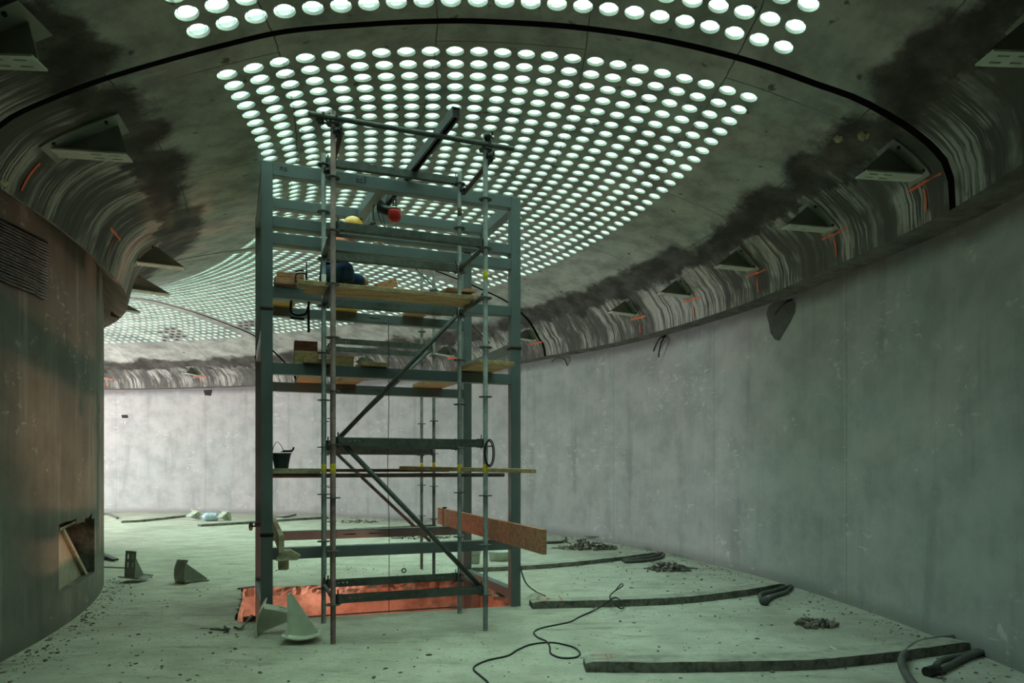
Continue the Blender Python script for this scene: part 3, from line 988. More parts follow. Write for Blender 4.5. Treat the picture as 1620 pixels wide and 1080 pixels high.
A = Vector((-1.677, 6.40, 0)); B = Vector((-.269, 6.92, 0)); Cc = Vector((-2.003, 7.26, 0)); D = Vector((-.596, 7.75, 0))
def z3(p, z): return Vector((p.x, p.y, z))
def between(p, q, z, ins=.045):
    d = (q-p).normalized(); return z3(p+d*ins, z), z3(q-d*ins, z)
US = (B-A).normalized(); VS = (Cc-A).normalized()
sc = thing('scaffold_tower', 'front scaffold tower of thick round tubes in the middle of the steel frame', 'scaffold')
RZ = [.37+.5*k for k in range(10)]
standard(sc, A.x, A.y, .002, 4.99, 'rust', RZ, ((1.645, 'yellow'),))
standard(sc, B.x, B.y, .002, 5.03, 'galv', RZ, ((1.645, 'yellow'), (3.60, 'yellow')))
standard(sc, Cc.x, Cc.y, .002, 4.99, 'galv', RZ, ((1.645, 'yellow'), (3.66, 'white')))
standard(sc, D.x, D.y, .002, 5.0, 'galv', RZ, ((1.645, 'yellow'), (3.56, 'yellow'), (4.55, 'rust')))
for z in (3.92, 1.90, .42): uledger(sc, *between(A, B, z), 'galv')
for z in (4.90, 3.91, 3.41, 1.90, .42): uledger(sc, *between(Cc, D, z), 'galv')
for z in (3.90, 3.40, .42):
    member(sc, 'transom', *between(A, Cc, z, .04), 'galv', .019 if z < 1 else .0245)
    member(sc, 'transom', *between(B, D, z, .04), 'galv')
off = US*.07
member(sc, 'transom', z3(A+off-VS*-.05, 4.80), z3(Cc+off+VS*.08, 4.80), 'rust', heads=False)
member(sc, 'transom', z3(B+off-VS*-.02, 4.80), z3(D+off+VS*.06, 4.80), 'rust', heads=False)
member(sc, 'diagonal_brace', z3(Cc+US*.04-VS*.035, 1.84), z3(D-US*.05-VS*.035, 3.36), 'galv', heads=False)
member(sc, 'diagonal_brace', z3(A+US*.05+VS*.035, 1.93), z3(B-US*.02+VS*.035, .42), 'galv', heads=False)
top_a = A-US*.21+Vector((0, -.055, 0)); top_b = B+US*.30+Vector((0, -.055, 0))
bm = bmesh.new(); tube(bm, z3(top_a, 4.905), z3(top_b, 4.905), .0245, 14, hollow=True); tp = obj('handrail_tube', bm, M['galv'], sc)
for p, z in ((A, 4.9), (B, 4.9), (A+off*.5, 4.8), (B+off*.5, 4.8), (Cc+off*.5, 4.8), (D+off*.5, 4.8), (A-US*.12, 4.9), (B+Vector((.02, -.02, 0)), 4.99)):
    coupler(sc, z3(p, z), (0, 0, 1), US)

E_ = Vector((-1.475, 11.14, 0)); F_ = Vector((-1.2, 10.48, 0)); G2 = Vector((-2.62, 9.92, 0)); G1 = Vector((-2.895, 10.57, 0))
rs = thing('scaffold_tower', 'slimmer-looking rear scaffold tower standing on the floor behind the pit', 'scaffold')
for p, zt, lab in ((E_, 4.86, ((1.69, 'yellow'),)), (F_, 4.72, ((1.69, 'yellow'),)), (G2, 3.85, ((3.3, 'white'), (3.55, 'yellow'))), (G1, 3.85, ())):
    standard(rs, p.x, p.y, .002, zt, 'rusty_galv' if zt > 4 else 'galv', RZ, lab)
for z in (3.50, 1.90): uledger(rs, *between(G2, F_, z), 'galv'); uledger(rs, *between(G1, E_, z), 'galv')
for z in (3.47, 1.88):
    member(rs, 'transom', *between(F_, E_, z), 'galv'); member(rs, 'transom', *between(G2, G1, z), 'galv')
member(rs, 'diagonal_brace', z3(F_-US*.05, 3.46), z3(G2+US*.05, 2.05), 'galv', heads=False)
member(rs, 'diagonal_brace', z3(G2+US*.05, 1.88), z3(F_-US*.05, .52), 'rusty_galv', heads=False)
member(rs, 'diagonal_brace', z3(F_-US*.3+Vector((0, 0, 0)), 4.7), z3(F_+US*.9, 3.62), 'galv', .012, heads=False)

# loose pipes across the frame at eye level
for k, (v, z, mt) in enumerate(((.28, 1.565, 'rusty_galv'), (.85, 1.62, 'rust'))):
    a = K1+VF*v+UF*.06; b = K2+VF*v-UF*(.02 if k == 0 else .55)
    bm = bmesh.new(); tube(bm, z3(a, z), z3(b, z), .0245 if k == 0 else .02, 12, hollow=True)
    o = obj('scaffold_tube', bm, M[mt]); tag(o, ('loose grey tube lying level across the frame, the nearer of two at eye height', 'reddish rusty loose tube just behind the grey one at eye height')[k], 'tube')

# ================================================================== planks and boards
def plank(name, label, p, q, w, t, mat, up=Vector((0, 0, 1)), cat='plank', group=None):
    bm = bmesh.new(); bar(bm, p, q, w, t, up, .004)
    return tag(obj(name, bm, M[mat]), label, cat, group)
def PF(a, u, v): return a+US*u+VS*v
zd = 3.455
plank('scaffold_plank', 'long light brown deck plank the worker kneels behind, seen from below', z3(PF(A, -.30, .42), zd), z3(PF(B, .02, .42), zd), .16, .045, 'wood')
plank('scaffold_plank', 'second long deck plank lying close behind the first one, under the worker', z3(PF(A, -.22, .62), zd), z3(PF(B, .0, .62), zd), .19, .045, 'wood')
plank('scaffold_plank', 'short greyish deck plank end poking out beyond the right side of the upper deck', z3(K2-UF*.75+VF*.25, 3.60), z3(K2-UF*.06+VF*.25, 3.60), .22, .05, 'wood_g')
# tilted yellow boards bearing on front and rear beams
def yb(name, label, xf, xr, w, zf=3.60, zr=3.785, mat='wood_y', fa=.0, fb=1.08):
    pf = K1.lerp(K2, xf); pr = K3.lerp(K4, xr)
    a = pf.lerp(pr, fa); b = pf.lerp(pr, fb)
    plank(name, label, (a.x, a.y, zf+(zr-zf)*fa), (b.x, b.y, zf+(zr-zf)*fb), w, .04, mat)
yb('shutter_board', 'yellow board under the left end of the upper deck beside the black clamp', .10, .09, .30, fa=.3)
yb('shutter_board', 'yellow board under the kneeling worker between the two left scaffold posts', .34, .38, .34)
yb('shutter_board', 'yellow-brown board under the middle of the upper deck, right of the worker', .66, .72, .30, mat='wood')
yb('shutter_board', 'brown board crossing the upper deck near its right side', .80, .83, .24, mat='wood_r', zf=3.66, zr=3.84)
def at3(x, y, Y): return at(x, y, Y)
# piles on upper deck left
plank('timber_offcut', 'dark brown timber offcut, lower of the pair on the left end of the upper deck', at3(434, 446, 7.25), at3(474, 449, 7.35), .20, .07, 'wood_r')
plank('timber_offcut', 'dark brown timber offcut, upper of the pair on the left end of the upper deck', at3(438, 436, 7.3), at3(480, 440, 7.4), .18, .05, 'wood_r')
plank('timber_offcut', 'short wedge-shaped offcut standing on the upper deck right of the worker', at3(596, 455, 7.3), at3(626, 447, 7.5), .05, .09, 'wood_r')
plank('timber_offcut', 'curved brown board end on the upper deck behind the yellow-banded post', at3(700, 461, 7.9), at3(745, 463, 8.1), .25, .04, 'wood_r')
# mid level
z2 = 2.795
def mid(name, label, a, b, w, t=.045, mat='wood', z=z2): return plank(name, label, (a[0], a[1], z), (b[0], b[1], z), w, t, mat)
mid('scaffold_plank', 'wide brown plank at mid height with its rough near end past the right column', (-.16, 7.42), (-1.20, 9.62), .42)
pa = K1.lerp(K2, .19)-VF*.12; pb = K3.lerp(K4, .22)+VF*.12
mid('scaffold_plank', 'short orange-brown plank at mid height by the left column', (pa.x, pa.y), (pb.x, pb.y), .34)
pa = K1.lerp(K2, .40)-VF*.1; pb = K3.lerp(K4, .38)+VF*.15
mid('scaffold_plank', 'orange-brown plank at mid height between the two left scaffold posts', (pa.x, pa.y), (pb.x, pb.y), .30)
def box_at(name, label, x0, x1, y0, y1, Y, dep, mat, cat='board'):
    a = at(x0, y1, Y); b = at(x1, y0, Y); bm = bmesh.new()
    d = UF; p = (Vector((a.x, Y, 0))); w = (b.x-a.x)/d.x
    oriented_box(bm, p+d*(w/2)+Vector((-d.y, d.x, 0))*(dep/2), a.z, b.z, w, dep, d, .004)
    return tag(obj(name, bm, M[mat]), label, cat)
box_at('plywood_offcut', 'tan plywood box-like block standing on the mid level beam near the left column', 466, 501, 553.5, 576, 7.45, .25, 'wood')
box_at('plywood_offcut', 'dark red board lying on top of the tan block at mid height', 466, 499, 538, 553, 7.45, .22, 'wood_d')
box_at('plywood_offcut', 'brown plywood offcut standing between the two left scaffold posts at mid height', 524, 557, 562, 581, 7.70, .2, 'wood')
# eye level
pa = K1+VF*.12+UF*.10; pb = K1+VF*1.5+UF*.28
a = K1+UF*.28+VF*.0
plank('scaffold_plank', 'pale plank at eye level carrying the dark bucket beside the left column', z3(K1+UF*.30-VF*.02, 1.617), z3(K1+UF*.30+VF*1.3, 1.617), .50, .055, 'wood_g')
plank('scaffold_plank', 'long thin plank at eye level reaching out past the right column', z3(at(640, 740, 8.3), 1.65), z3(at(841, 740, 7.35), 1.617), .20, .045, 'wood')
# boards on edge along the sides
def edge_board(name, label, p, q, z0, z1, t, mat):
    bm = bmesh.new(); zc = (z0+z1)/2
    bar(bm, z3(Vector(p), zc), z3(Vector(q), zc), t, z1-z0, bev=.003)
    return tag(obj(name, bm, M[mat]), label, 'plank')
rb = edge_board('edge_board', 'large reddish board standing on edge at the right, sticking out towards the viewer', (.315, 6.6, 0), (-1.10, 10.3, 0), .812, 1.055, .045, 'wood_r')
bm = bmesh.new(); pr = Vector((.315, 6.6, 0)).lerp(Vector((-1.10, 10.3, 0)), .92)
bar(bm, z3(pr, .80), z3(pr+Vector((.0, 0, 0)), 1.08), .055, .03); obj('wire_tie', bm, M['black'], rb)
lb = edge_board('edge_board', 'pale board standing on edge beside the left column, near end facing the viewer', (-2.235, 6.62, 0), (-3.30, 9.4, 0), .822, 1.0, .05, 'wood_g')
bm = bmesh.new(); 
prism(bm, [(-.11, -.02), (.09, -.02), (.12, .02), (.03, .075), (-.04, .075)], .16, Matrix.Translation((-2.21, 6.72, .77)) @ Matrix.Rotation(.38, 4, 'Z'))
prism(bm, [(-.05, -.11), (.03, -.11), (.03, 0), (-.05, 0)], .08, Matrix.Translation((-2.24, 6.72, .76)))
tag(obj('timber_wedge', fix(bm), M['wood_g']), 'small timber wedge fixed under the near end of the pale left board', 'wedge')
plank('timber_offcut', 'small pale timber block on the pit edge at the foot of the right column', fl(789, 950)+Vector((0, 0, .03)), fl(798, 944)+Vector((0, 0, .09)), .14, .05, 'wood_g')

# ================================================================== hoist
rl = thing('hoist_rail', 'dark steel hoist rail lying across the frame top and pointing up towards the viewer', 'rail')
bm = bmesh.new(); pa = Vector((-.525, 6.42, 4.993)); pb = Vector((-2.02, 9.5, 4.993))
d, s_, u_, L_ = frame_of(pa, pb)
for sg in (-1, 1): bar(bm, pa+s_*(sg*.035), pb+s_*(sg*.035), .008, .10)
bar(bm, pa+u_*.046, pb+u_*.046, .07, .008); bar(bm, pa-u_*.046+s_*.026, pb-u_*.046+s_*.026, .018, .008); bar(bm, pa-u_*.046-s_*.026, pb-u_*.046-s_*.026, .018, .008)
obj('rail_channel', bm, M['rail'], rl)
bm = bmesh.new(); bar(bm, pa+d*.01, pa+d*.015, .06, .085); obj('end_stop', bm, M['blackm'], rl)
hp = at(624, 340, 8.05)
ho = thing('chain_hoist', 'red electric hoist with hook and cables hanging under the dark rail', 'hoist', hp)
bm = bmesh.new(); lathe(bm, [(.0, -.085), (.035, -.082), (.066, -.06), (.078, -.015), (.08, .03), (.07, .06), (.0, .062)], seg=20); obj('hoist_casing', bm, M['red'], ho)
bm = bmesh.new(); lathe(bm, [(.072, .058), (.078, .06), (.078, .072), (.0, .075)], seg=20); obj('casing_lid', bm, M['steel'], ho)
bm = bmesh.new(); tube(bm, (-.19, .02, .09), (-.03, .02, .04), .055, 14); bar(bm, (-.2, .02, .2), (-.06, .02, .02), .06, .05); obj('motor', bm, M['blackm'], ho)
bm = bmesh.new(); bar(bm, (-.012, 0, .07), (-.012, 0, .19), .012, .012); bar(bm, (.018, 0, .07), (.018, 0, .19), .012, .012); bar(bm, (-.02, 0, .19), (.026, 0, .19), .03, .02); obj('suspension_yoke', bm, M['blackm'], ho)
bm = bmesh.new(); sweep(bm, [(0, 0, -.08), (0, 0, -.12), (.02, 0, -.145), (.0, 0, -.165), (-.025, 0, -.15)], .007, 6, 4); obj('hook', bm, M['steel'], ho)
bm = bmesh.new()
sweep(bm, [(-.14, .0, .30), (-.24, .02, .15), (-.25, .02, -.02), (-.2, .0, -.16), (-.14, 0, -.30)], .006, 6, 6)
sweep(bm, [(-.10, .0, .30), (-.20, .0, .12), (-.17, .0, -.05), (-.08, .0, -.2), (-.03, 0, -.33)], .006, 6, 6)
sweep(bm, [(-.05, .0, .28), (-.15, .05, .05), (-.11, .0, -.12), (-.12, 0, -.22)], .005, 6, 6)
obj('power_cable', bm, M['black'], ho)
# plumb line through the tower
bm = bmesh.new(); tube(bm, at(614.5, 505, 8.3), at(614.5, 505, 8.3)*1, .002, 6) if False else None
p0 = at(614.5, 505, 8.3); sweep(bm, [p0, Vector((p0.x+.005, p0.y, 2.4)), Vector((p0.x-.01, p0.y, 1.6)), Vector((p0.x+.01, p0.y, .8)), Vector((p0.x, p0.y, -1.0))], .0045, 6, 4)
tag(obj('hanging_rope', bm, M['black']), 'thin dark line hanging from the upper deck down into the pit', 'rope')

# ================================================================== clamps
def c_clamp(loc, label, s=1.0, up=False):
    c = thing('screw_clamp', label, 'clamp', loc)
    bm = bmesh.new(); zz = 1 if not up else -1
    sweep(bm, [(-.11*s, 0, .10*s*zz), (-.115*s, 0, -.02*s*zz), (-.07*s, 0, -.065*s*zz), (0, 0, -.07*s*zz), (.06*s, 0, -.04*s*zz), (.085*s, 0, .10*s*zz)], .014*s, 8, 5)
    obj('clamp_frame', bm, M['blackm'], c)
    bm = bmesh.new(); tube(bm, (.078*s, 0, .12*s*zz), (.078*s, 0, -.26*s*zz), .014*s, 10); obj('clamp_bar', bm, M['blackm'], c)
    bm = bmesh.new(); bar(bm, (-.12*s, 0, -.10*s*zz), (.03*s, 0, -.115*s*zz), .03*s, .028*s, bev=.005); obj('clamp_handle', bm, M['blackm'], c)
c_clamp(at(477, 488, 7.45), 'black screw clamp hanging under the left end of the upper deck')
c_clamp(at(478, 438, 7.2), 'black screw clamp lying on the timber offcuts on the upper deck', .6, True)

# ================================================================== bucket and tools
bp = K1+UF*.24+VF*.12; bp = Vector((at(445, 737, 7.35).x, 7.35, 1.645))
bk = thing('bucket', 'dark builder bucket with a trowel on the pale eye-level plank by the left column', 'bucket', bp)
bm = bmesh.new(); lathe(bm, [(.0, .003), (.068, .003), (.07, 0), (.098, .155), (.106, .157), (.106, .165), (.095, .165), (.066, .01), (.0, .01)], seg=24); obj('bucket_body', bm, M['bucket'], bk)
bm = bmesh.new(); sweep(bm, [(-.10, 0, .155), (-.08, 0, .24), (-.045, 0, .285), (-.0, 0, .24), (.035, 0, .16)], .0035, 6, 6); obj('handle', bm, M['blackm'], bk)
tw = thing('trowel', 'small trowel lying across the rim of the dark bucket', 'trowel', bp+Vector((.07, 0, .175)))
bm = bmesh.new(); prism(bm, [(-.07, 0), (.045, .0), (.02, .02), (-.03, .022)], .07); obj('blade', fix(bm), M['blackm'], tw)
bm = bmesh.new(); sweep(bm, [(.02, 0, .015), (.05, 0, .02), (.065, 0, .055)], .010, 8, 4); obj('handle', bm, M['blackm'], tw)

# ================================================================== worker kneeling on the deck
WY = 8.0
def wp(x, y, dy=0): return at(x, y, WY+dy)
def skin_obj(name, verts, edges, radii, mat, parent, root=0, sub=2):
    me = bpy.data.meshes.new(name); me.from_pydata([tuple(v) for v in verts], edges, [])
    tb = bmesh.new(); tb.from_mesh(me); tb.verts.layers.skin.verify(); tb.to_mesh(me); tb.free()
    o = bpy.data.objects.new(name, me); COL.objects.link(o); o.parent = parent
    me.materials.append(mat)
    for i, r in enumerate(radii):
        sv = me.skin_vertices[0].data[i]
        sv.radius = (r, r) if not isinstance(r, tuple) else r
        sv.use_root = (i == root)
    m_ = o.modifiers.new('skin', 'SKIN'); m_.use_smooth_shade = True
    s2 = o.modifiers.new('sub', 'SUBSURF'); s2.levels = sub; s2.render_levels = sub
    return o
worker = thing('person', 'worker in yellow helmet, orange top and blue jeans crouching on the upper deck', 'person', wp(520, 450))
o0 = worker.location
def rel(x, y, dy=0): return wp(x, y, dy)-o0
pel = rel(518, 437); che = rel(535, 397); nk = rel(549, 377); hd = rel(559, 365)
shL = rel(536, 388, -.17); shR = rel(542, 388, .17)
elL = rel(556, 402, -.24); elR = rel(570, 400, .2)
haL = rel(585, 390, -.12); haR = rel(590, 386, .1)
verts = [pel, rel(526, 416), che, nk, rel(554, 370), shL, elL, haL, shR, elR, haR, rel(525, 440, -.11), rel(552, 421, -.13), rel(548, 452, -.12), rel(525, 440, .11), rel(560, 444, .15), rel(540, 452, .16), rel(575, 452, .15)]
edges = [(0, 1), (1, 2), (2, 3), (3, 4), (2, 5), (5, 6), (6, 7), (2, 8), (8, 9), (9, 10), (0, 11), (11, 12), (12, 13), (0, 14), (14, 15), (15, 17)]
verts[16] = rel(577, 449, .15); edges = edges
verts = verts[:16]+[rel(584, 446, .14)]
edges = [e for e in edges if 17 not in e]+[(15, 16)]
rad = [.12, .11, .12, .05, .05, .065, .045, .028, .065, .045, .028, .09, .065, .045, .09, .07, .05]
body = skin_obj('body', verts, edges, rad, M['skin'], worker)
# head with a face
bm = bmesh.new()
hc = rel(558, 366)
bmesh.ops.create_uvsphere(bm, u_segments=24, v_segments=18, radius=.5)
for v in bm.verts:
    x, y, z = v.co*2
    fx = .098 if x > 0 else .10
    v.co = Vector((x*fx*(1-.12*max(0, -z)), y*.078*(1-.22*max(0, -z)), z*.118))
    if x > .75 and -.35 < z < .1 and abs(y) < .25: v.co.x += .02          # nose
    if x > .6 and z < -.65: v.co.x += .012                                # chin
    if x > .6 and .1 < z < .35 and .2 < abs(y) < .55: v.co.x -= .008      # eye sockets
rotm = Matrix.Rotation(R(28), 4, 'Y')
bmesh.ops.transform(bm, matrix=Matrix.Translation(hc) @ rotm, verts=bm.verts)
head = obj('head', bm, M['skin'], body, True)
bm = bmesh.new()
for sy in (-1, 1):
    bmesh.ops.create_uvsphere(bm, u_segments=8, v_segments=6, radius=.010, matrix=Matrix.Translation(hc) @ rotm @ Matrix.Translation((.088, sy*.03, .02)))
obj('eye', bm, M['black'], body, True)
bm = bmesh.new(); lathe(bm, [(.125, .0), (.128, .012), (.118, .05), (.092, .095), (.05, .122), (.0, .13)], seg=28)
for v in bm.verts:
    if v.co.z < .02 and v.co.x > 0: v.co.x *= 1.28
    v.co.y *= .86
bmesh.ops.transform(bm, matrix=Matrix.Translation(rel(558, 360)) @ Matrix.Rotation(R(14), 4, 'Y'), verts=bm.verts)
ht = obj('hard_hat', bm, M['hat'], worker, True)
bm = bmesh.new(); sweep(bm, [Vector(rel(542, 358)), Vector(rel(550, 349)), Vector(rel(560, 346)), Vector(rel(570, 352))], .008, 6, 4); obj('helmet_ridge', bm, M['hat'], ht)
# hands
def hand(pos, d, parent):
    d = Vector(d).normalized(); s_ = d.cross(Vector((0, 0, 1))).normalized(); u = s_.cross(d)
    vs = [pos, pos+d*.045]; es = [(0, 1)]; rr = [.028, .030]
    for k, (o_, ln) in enumerate(((-.028, .065), (-.009, .078), (.010, .074), (.028, .06))):
        b0 = pos+d*.085+s_*o_; i = len(vs)
        vs += [b0, b0+d*ln*.5-u*.012, b0+d*ln*.85-u*.045]; es += [(1, i), (i, i+1), (i+1, i+2)]; rr += [.010, .009, .008]
    i = len(vs); vs += [pos+d*.04+s_*.045-u*.01, pos+d*.085+s_*.06-u*.03]; es += [(1, i), (i, i+1)]; rr += [.011, .009]
    return skin_obj('hand', vs, es, rr, M['skin'], parent, 0, 1)
hand(haL, (1, .2, .1), body); hand(haR, (1, -.2, .1), body)
# clothing
shirt_v = [rel(522, 430), rel(527, 414), che, rel(545, 384), shL, (shL*.45+elL*.55), shR, (shR*.45+elR*.55)]
skin_obj('shirt', shirt_v, [(0, 1), (1, 2), (2, 3), (2, 4), (4, 5), (2, 6), (6, 7)], [.135, .13, .14, .075, .085, .068, .085, .068], M['shirt'], worker)
jv = [rel(517, 437), rel(525, 437, -.11), rel(552, 421, -.14), rel(549, 450, -.13), rel(525, 440, .11), rel(562, 444, .12), rel(580, 446, .12)]
skin_obj('jeans', jv, [(0, 1), (1, 2), (2, 3), (0, 4), (4, 5), (5, 6)], [.15, .125, .095, .07, .12, .095, .075], M['jeans'], worker)
bm = bmesh.new(); p = rel(549, 457, -.13)
bmesh.ops.create_uvsphere(bm, u_segments=14, v_segments=10, radius=.5, matrix=Matrix.Translation(p+Vector((.05, 0, 0))) @ Matrix.Diagonal((.27, .10, .09, 1)))
obj('boot', bm, M['boot'], worker, True)
plank('scaffold_plank', 'wide plank directly under the crouching worker, behind the front deck planks', z3(at(480, 460, WY), 3.70), z3(at(610, 460, WY+.35), 3.70), .45, .045, 'wood')

# ================================================================== brackets on the haunches
def rise_pt(thd, rise, w=0.0, inner=False, off=0.0):
    """point on the haunch at a height above its lip, shifted w metres along the tunnel, off metres into the room"""
    thd = thd+math.degrees(w/(13.3 if inner else 20.9))
    ts = np.linspace(0, .14, 200) if not inner else 1-np.linspace(0, .14, 200)
    p = surf(np.full(200, thd), ts); lip = (1-ts)*lip_outer(thd)+ts*lip_inner(thd)
    k = int(np.argmax(p[:, 2]-lip >= rise)); q = p[k]
    n = surfn(thd, ts[max(1, k)]); th = math.radians(thd)
    if rise < .3: n = np.array([math.cos(th), math.sin(th), .2])*(-1 if inner else 1)
    return Vector(q)-Vector(n)*off
def wall_bracket(thd, inner, label, group='steel brackets bolted along the haunches', L=.56):
    th = math.radians(thd); e = Vector((-math.cos(th), -math.sin(th), 0))*(-1 if inner else 1)
    base = rise_pt(thd, .40, 0, inner, .012)
    t = thing('gusset_bracket', label, 'bracket', base, group=group)
    bm = bmesh.new(); rows = []
    for k in range(9):
        rr = .37+.31*k/8
        rows.append([bm.verts.new(rise_pt(thd, rr, w, inner, o)-base) for o in (.004, .018) for w in (-.16, .16)])
    for a, b in zip(rows, rows[1:]):
        for i, j in ((0, 1), (1, 3), (3, 2), (2, 0)): bm.faces.new((a[i], a[j], b[j], b[i]))
    bm.faces.new([rows[0][i] for i in (0, 1, 3, 2)]); bm.faces.new([rows[-1][i] for i in (0, 1, 3, 2)])
    obj('base_plate', fix(bm), M['brk_d'], t)
    # bolts
    bm = bmesh.new()
    for rr in (.43, .63):
        for w in (-.12, .12):
            c = rise_pt(thd, rr, w, inner, .018)-base; c2 = rise_pt(thd, rr, w, inner, .035)-base; tube(bm, c, c2, .016, 6)
    obj('bolt', bm, M['blackm'], t)
    # horizontal slotted flange
    W_ = Vector((-math.sin(th), math.cos(th), 0)); Z_ = Vector((0, 0, 1))
    Mx = Matrix(((Z_.x, W_.x, e.x, 0), (Z_.y, W_.y, e.y, 0), (Z_.z, W_.z, e.z, 0), (0, 0, 0, 1)))
    bm = bmesh.new(); h = L/2
    holes = [(y-.009, y+.009, z-.04, z+.04) for y in (-.035, .035) for z in (.04, .18)]
    plate(bm, Matrix.Translation(e*(h+.01)) @ Mx, .16, L, .014, holes)
    obj('flange', fix(bm), M['brk'], t)
    bm = bmesh.new(); pts = [(0, .007)]
    pl = [rise_pt(thd, .41+.25*k/6, 0, inner, .02)-base for k in range(7)]
    poly = [e*.02+Z_*.007, e*L+Z_*.007, e*L+Z_*.03]+list(reversed(pl))
    for sg in (-1, 1): pass
    a = [bm.verts.new(p-W_*.006) for p in poly]; b = [bm.verts.new(p+W_*.006) for p in poly]
    bm.faces.new(a); bm.faces.new(list(reversed(b)))
    for i in range(len(poly)):
        j = (i+1) % len(poly); bm.faces.new((a[j], a[i], b[i], b[j]))
    obj('web', fix(bm), M['brk_d'], t)
    return t
def paint(seg, thd, inner, horiz=True, vert=True, dx=0):
    def strip(p0, p1, q0, q1, n=6):
        bm = bmesh.new(); rows = []
        for k in range(n+1):
            f = k/n; rows.append([bm.verts.new(rise_pt(thd, p0[1]+(p1[1]-p0[1])*f, p0[0]+(p1[0]-p0[0])*f, inner, .012)), bm.verts.new(rise_pt(thd, q0[1]+(q1[1]-q0[1])*f, q0[0]+(q1[0]-q0[0])*f, inner, .006))])
        for a, b in zip(rows, rows[1:]): bm.faces.new((a[0], a[1], b[1], b[0]))
        o = obj('paint_mark', bm, M['orange'], seg)
    if horiz: strip((-.28+dx, .325), (.22+dx, .335), (-.28+dx, .35), (.22+dx, .36))
    if vert: strip((-.015, .30), (-.02, .06), (.02, .30), (.015, .06))
OUTB = [(3.0, 'large slotted bracket at the top right edge of the view, cut off by it'),
 (8.0, 'slotted bracket just beyond the near dark joint, beside a pale plaster lump'),
 (12.4, 'bracket on the right haunch, second one beyond the near dark joint'),
 (17.4, 'bracket on the right haunch directly left of the dark wedge-shaped wall stain'),
 (22.4, 'bracket on the right haunch above the short black cables hanging from the wall top'),
 (27.2, 'bracket on the right haunch, last whole one before the frame and the middle joint'),
 (37.6, 'bracket at the foot of the middle dark joint, just right of the right steel column'),
 (46.8, 'bracket seen between the rear and front right columns of the steel frame'),
 (56.3, 'bracket seen through the scaffold just above the mid level beam'),
 (75.2, 'small far bracket whole in view on the back haunch left of the left column'),
 (84.6, 'small far bracket on the back haunch, partly behind the left pier')]
for thd, lb_ in OUTB:
    wall_bracket(thd, False, lb_)
    seg = SEG0 if thd < 7 else SEG1 if thd < 36.9 else SEG2 if thd < 65 else SEG3
    paint(seg, thd, False)
INB = [(4.0, 'bracket at the upper left edge of the view, cut off by it'),
 (9.6, 'big dark bracket on the left haunch beside a thick red paint stroke'),
 (25.5, 'pale-edged bracket at the left haunch tip above a green triangular one'),
 (35.0, 'green triangular bracket peeking out beyond the left haunch, middle one of three'),
 (44.5, 'lowest and smallest green bracket peeking out beyond the left haunch')]
for thd, lb_ in INB:
    wall_bracket(thd, True, lb_)
paint(SEG1, 9.6, True, False); paint(SEG1, 18.5, True, True, True); paint(SEG1, 25.5, True, False)

# plaster lumps left on the haunch
def lump(name, thd, inner, rise, w, r, label, par):
    bm = bmesh.new(); bmesh.ops.create_icosphere(bm, subdivisions=3, radius=r)
    rg = random.Random(int(thd*10))
    for v in bm.verts: v.co *= rg.uniform(.75, 1.15); v.co.z *= .8; v.co.x *= .8
    bmesh.ops.transform(bm, matrix=Matrix.Translation(rise_pt(thd, rise, w, inner, 0)), verts=bm.verts)
    return obj(name, bm, simple('plaster_lump', (.46, .40, .27), .9, 0, .3, 20, .6), par)
lump('plaster_lump', 8.0, False, .78, .05, .06, '', SEG1); lump('plaster_lump', 8.5, False, .84, .10, .05, '', SEG1)
lump('plaster_lump', 7.9, True, .02, 0, .06, '', SEG1); lump('plaster_lump', 8.6, True, .04, 0, .04, '', SEG1)

# ================================================================== brackets lying on the floor
def bracket_proto():
    t = thing('gusset_bracket', 'x', 'bracket')
    I = Matrix()
    bm = bmesh.new(); s_ = .012
    holes = [(y-.014, y+.014, z-.014, z+.014) for y in (-.115, .115) for z in (-.125, .125)]
    plate(bm, I, .32, .34, .012, holes, curve=.035); obj('base_plate', fix(bm), M['brk'], t)
    bm = bmesh.new()
    holes = [(y-.009, y+.009, z-.035, z+.035) for y in (-.04, .04) for z in (0.0, .12)]
    Mx = Matrix(((0, 0, 1, .21), (0, 1, 0, 0), (-1, 0, 0, -.125), (0, 0, 0, 1)))
    plate(bm, Mx, .17, .40, .012, holes); obj('flange', fix(bm), M['brk'], t)
    bm = bmesh.new(); prism(bm, [(.012, -.12), (.41, -.12), (.41, -.10), (.03, .155), (.008, .05)], .012); obj('web', fix(bm), M['brk'], t)
    return t
bp0 = bracket_proto()
def place_bracket(first, loc, ex, ez, label, mat=None):
    o = bp0 if first else copy_tree(bp0)
    ex = Vector(ex).normalized(); ez = Vector(ez); ez = (ez-ex*ez.dot(ex)).normalized(); ey = ez.cross(ex)
    o.matrix_world = Matrix(((ex.x, ey.x, ez.x, loc[0]), (ex.y, ey.y, ez.y, loc[1]), (ex.z, ey.z, ez.z, loc[2]), (0, 0, 0, 1)))
    o['label'] = label; o['group'] = 'loose brackets on the floor'
    if mat:
        for c in o.children: c.data = c.data.copy(); c.data.materials[0] = M[mat]
    return o
def offz(p, z): return (p[0], p[1], z)
place_bracket(True, offz(fl(478, 1014), .045), (.0, .05, 1), (1, .18, 0), 'light green bracket standing upright before the pit, triangular side to the viewer')
place_bracket(False, offz(fl(408, 1004), .165), (.93, .28, -.22), (-.2, .05, -1), 'dark-sided bracket lying at the foot of the left steel column, leaning on the upright one')
place_bracket(False, offz(fl(215, 919), .045), (.05, .0, 1), (.18, 1, 0), 'bracket standing on its base plate, four slots facing the viewer, on the left floor', 'brk_d')
place_bracket(False, offz(fl(284, 923), .17), (.62, .75, -.1), (0, .1, 1), 'bracket whose square plate with corner holes faces the viewer, on the left floor', 'brk_d')
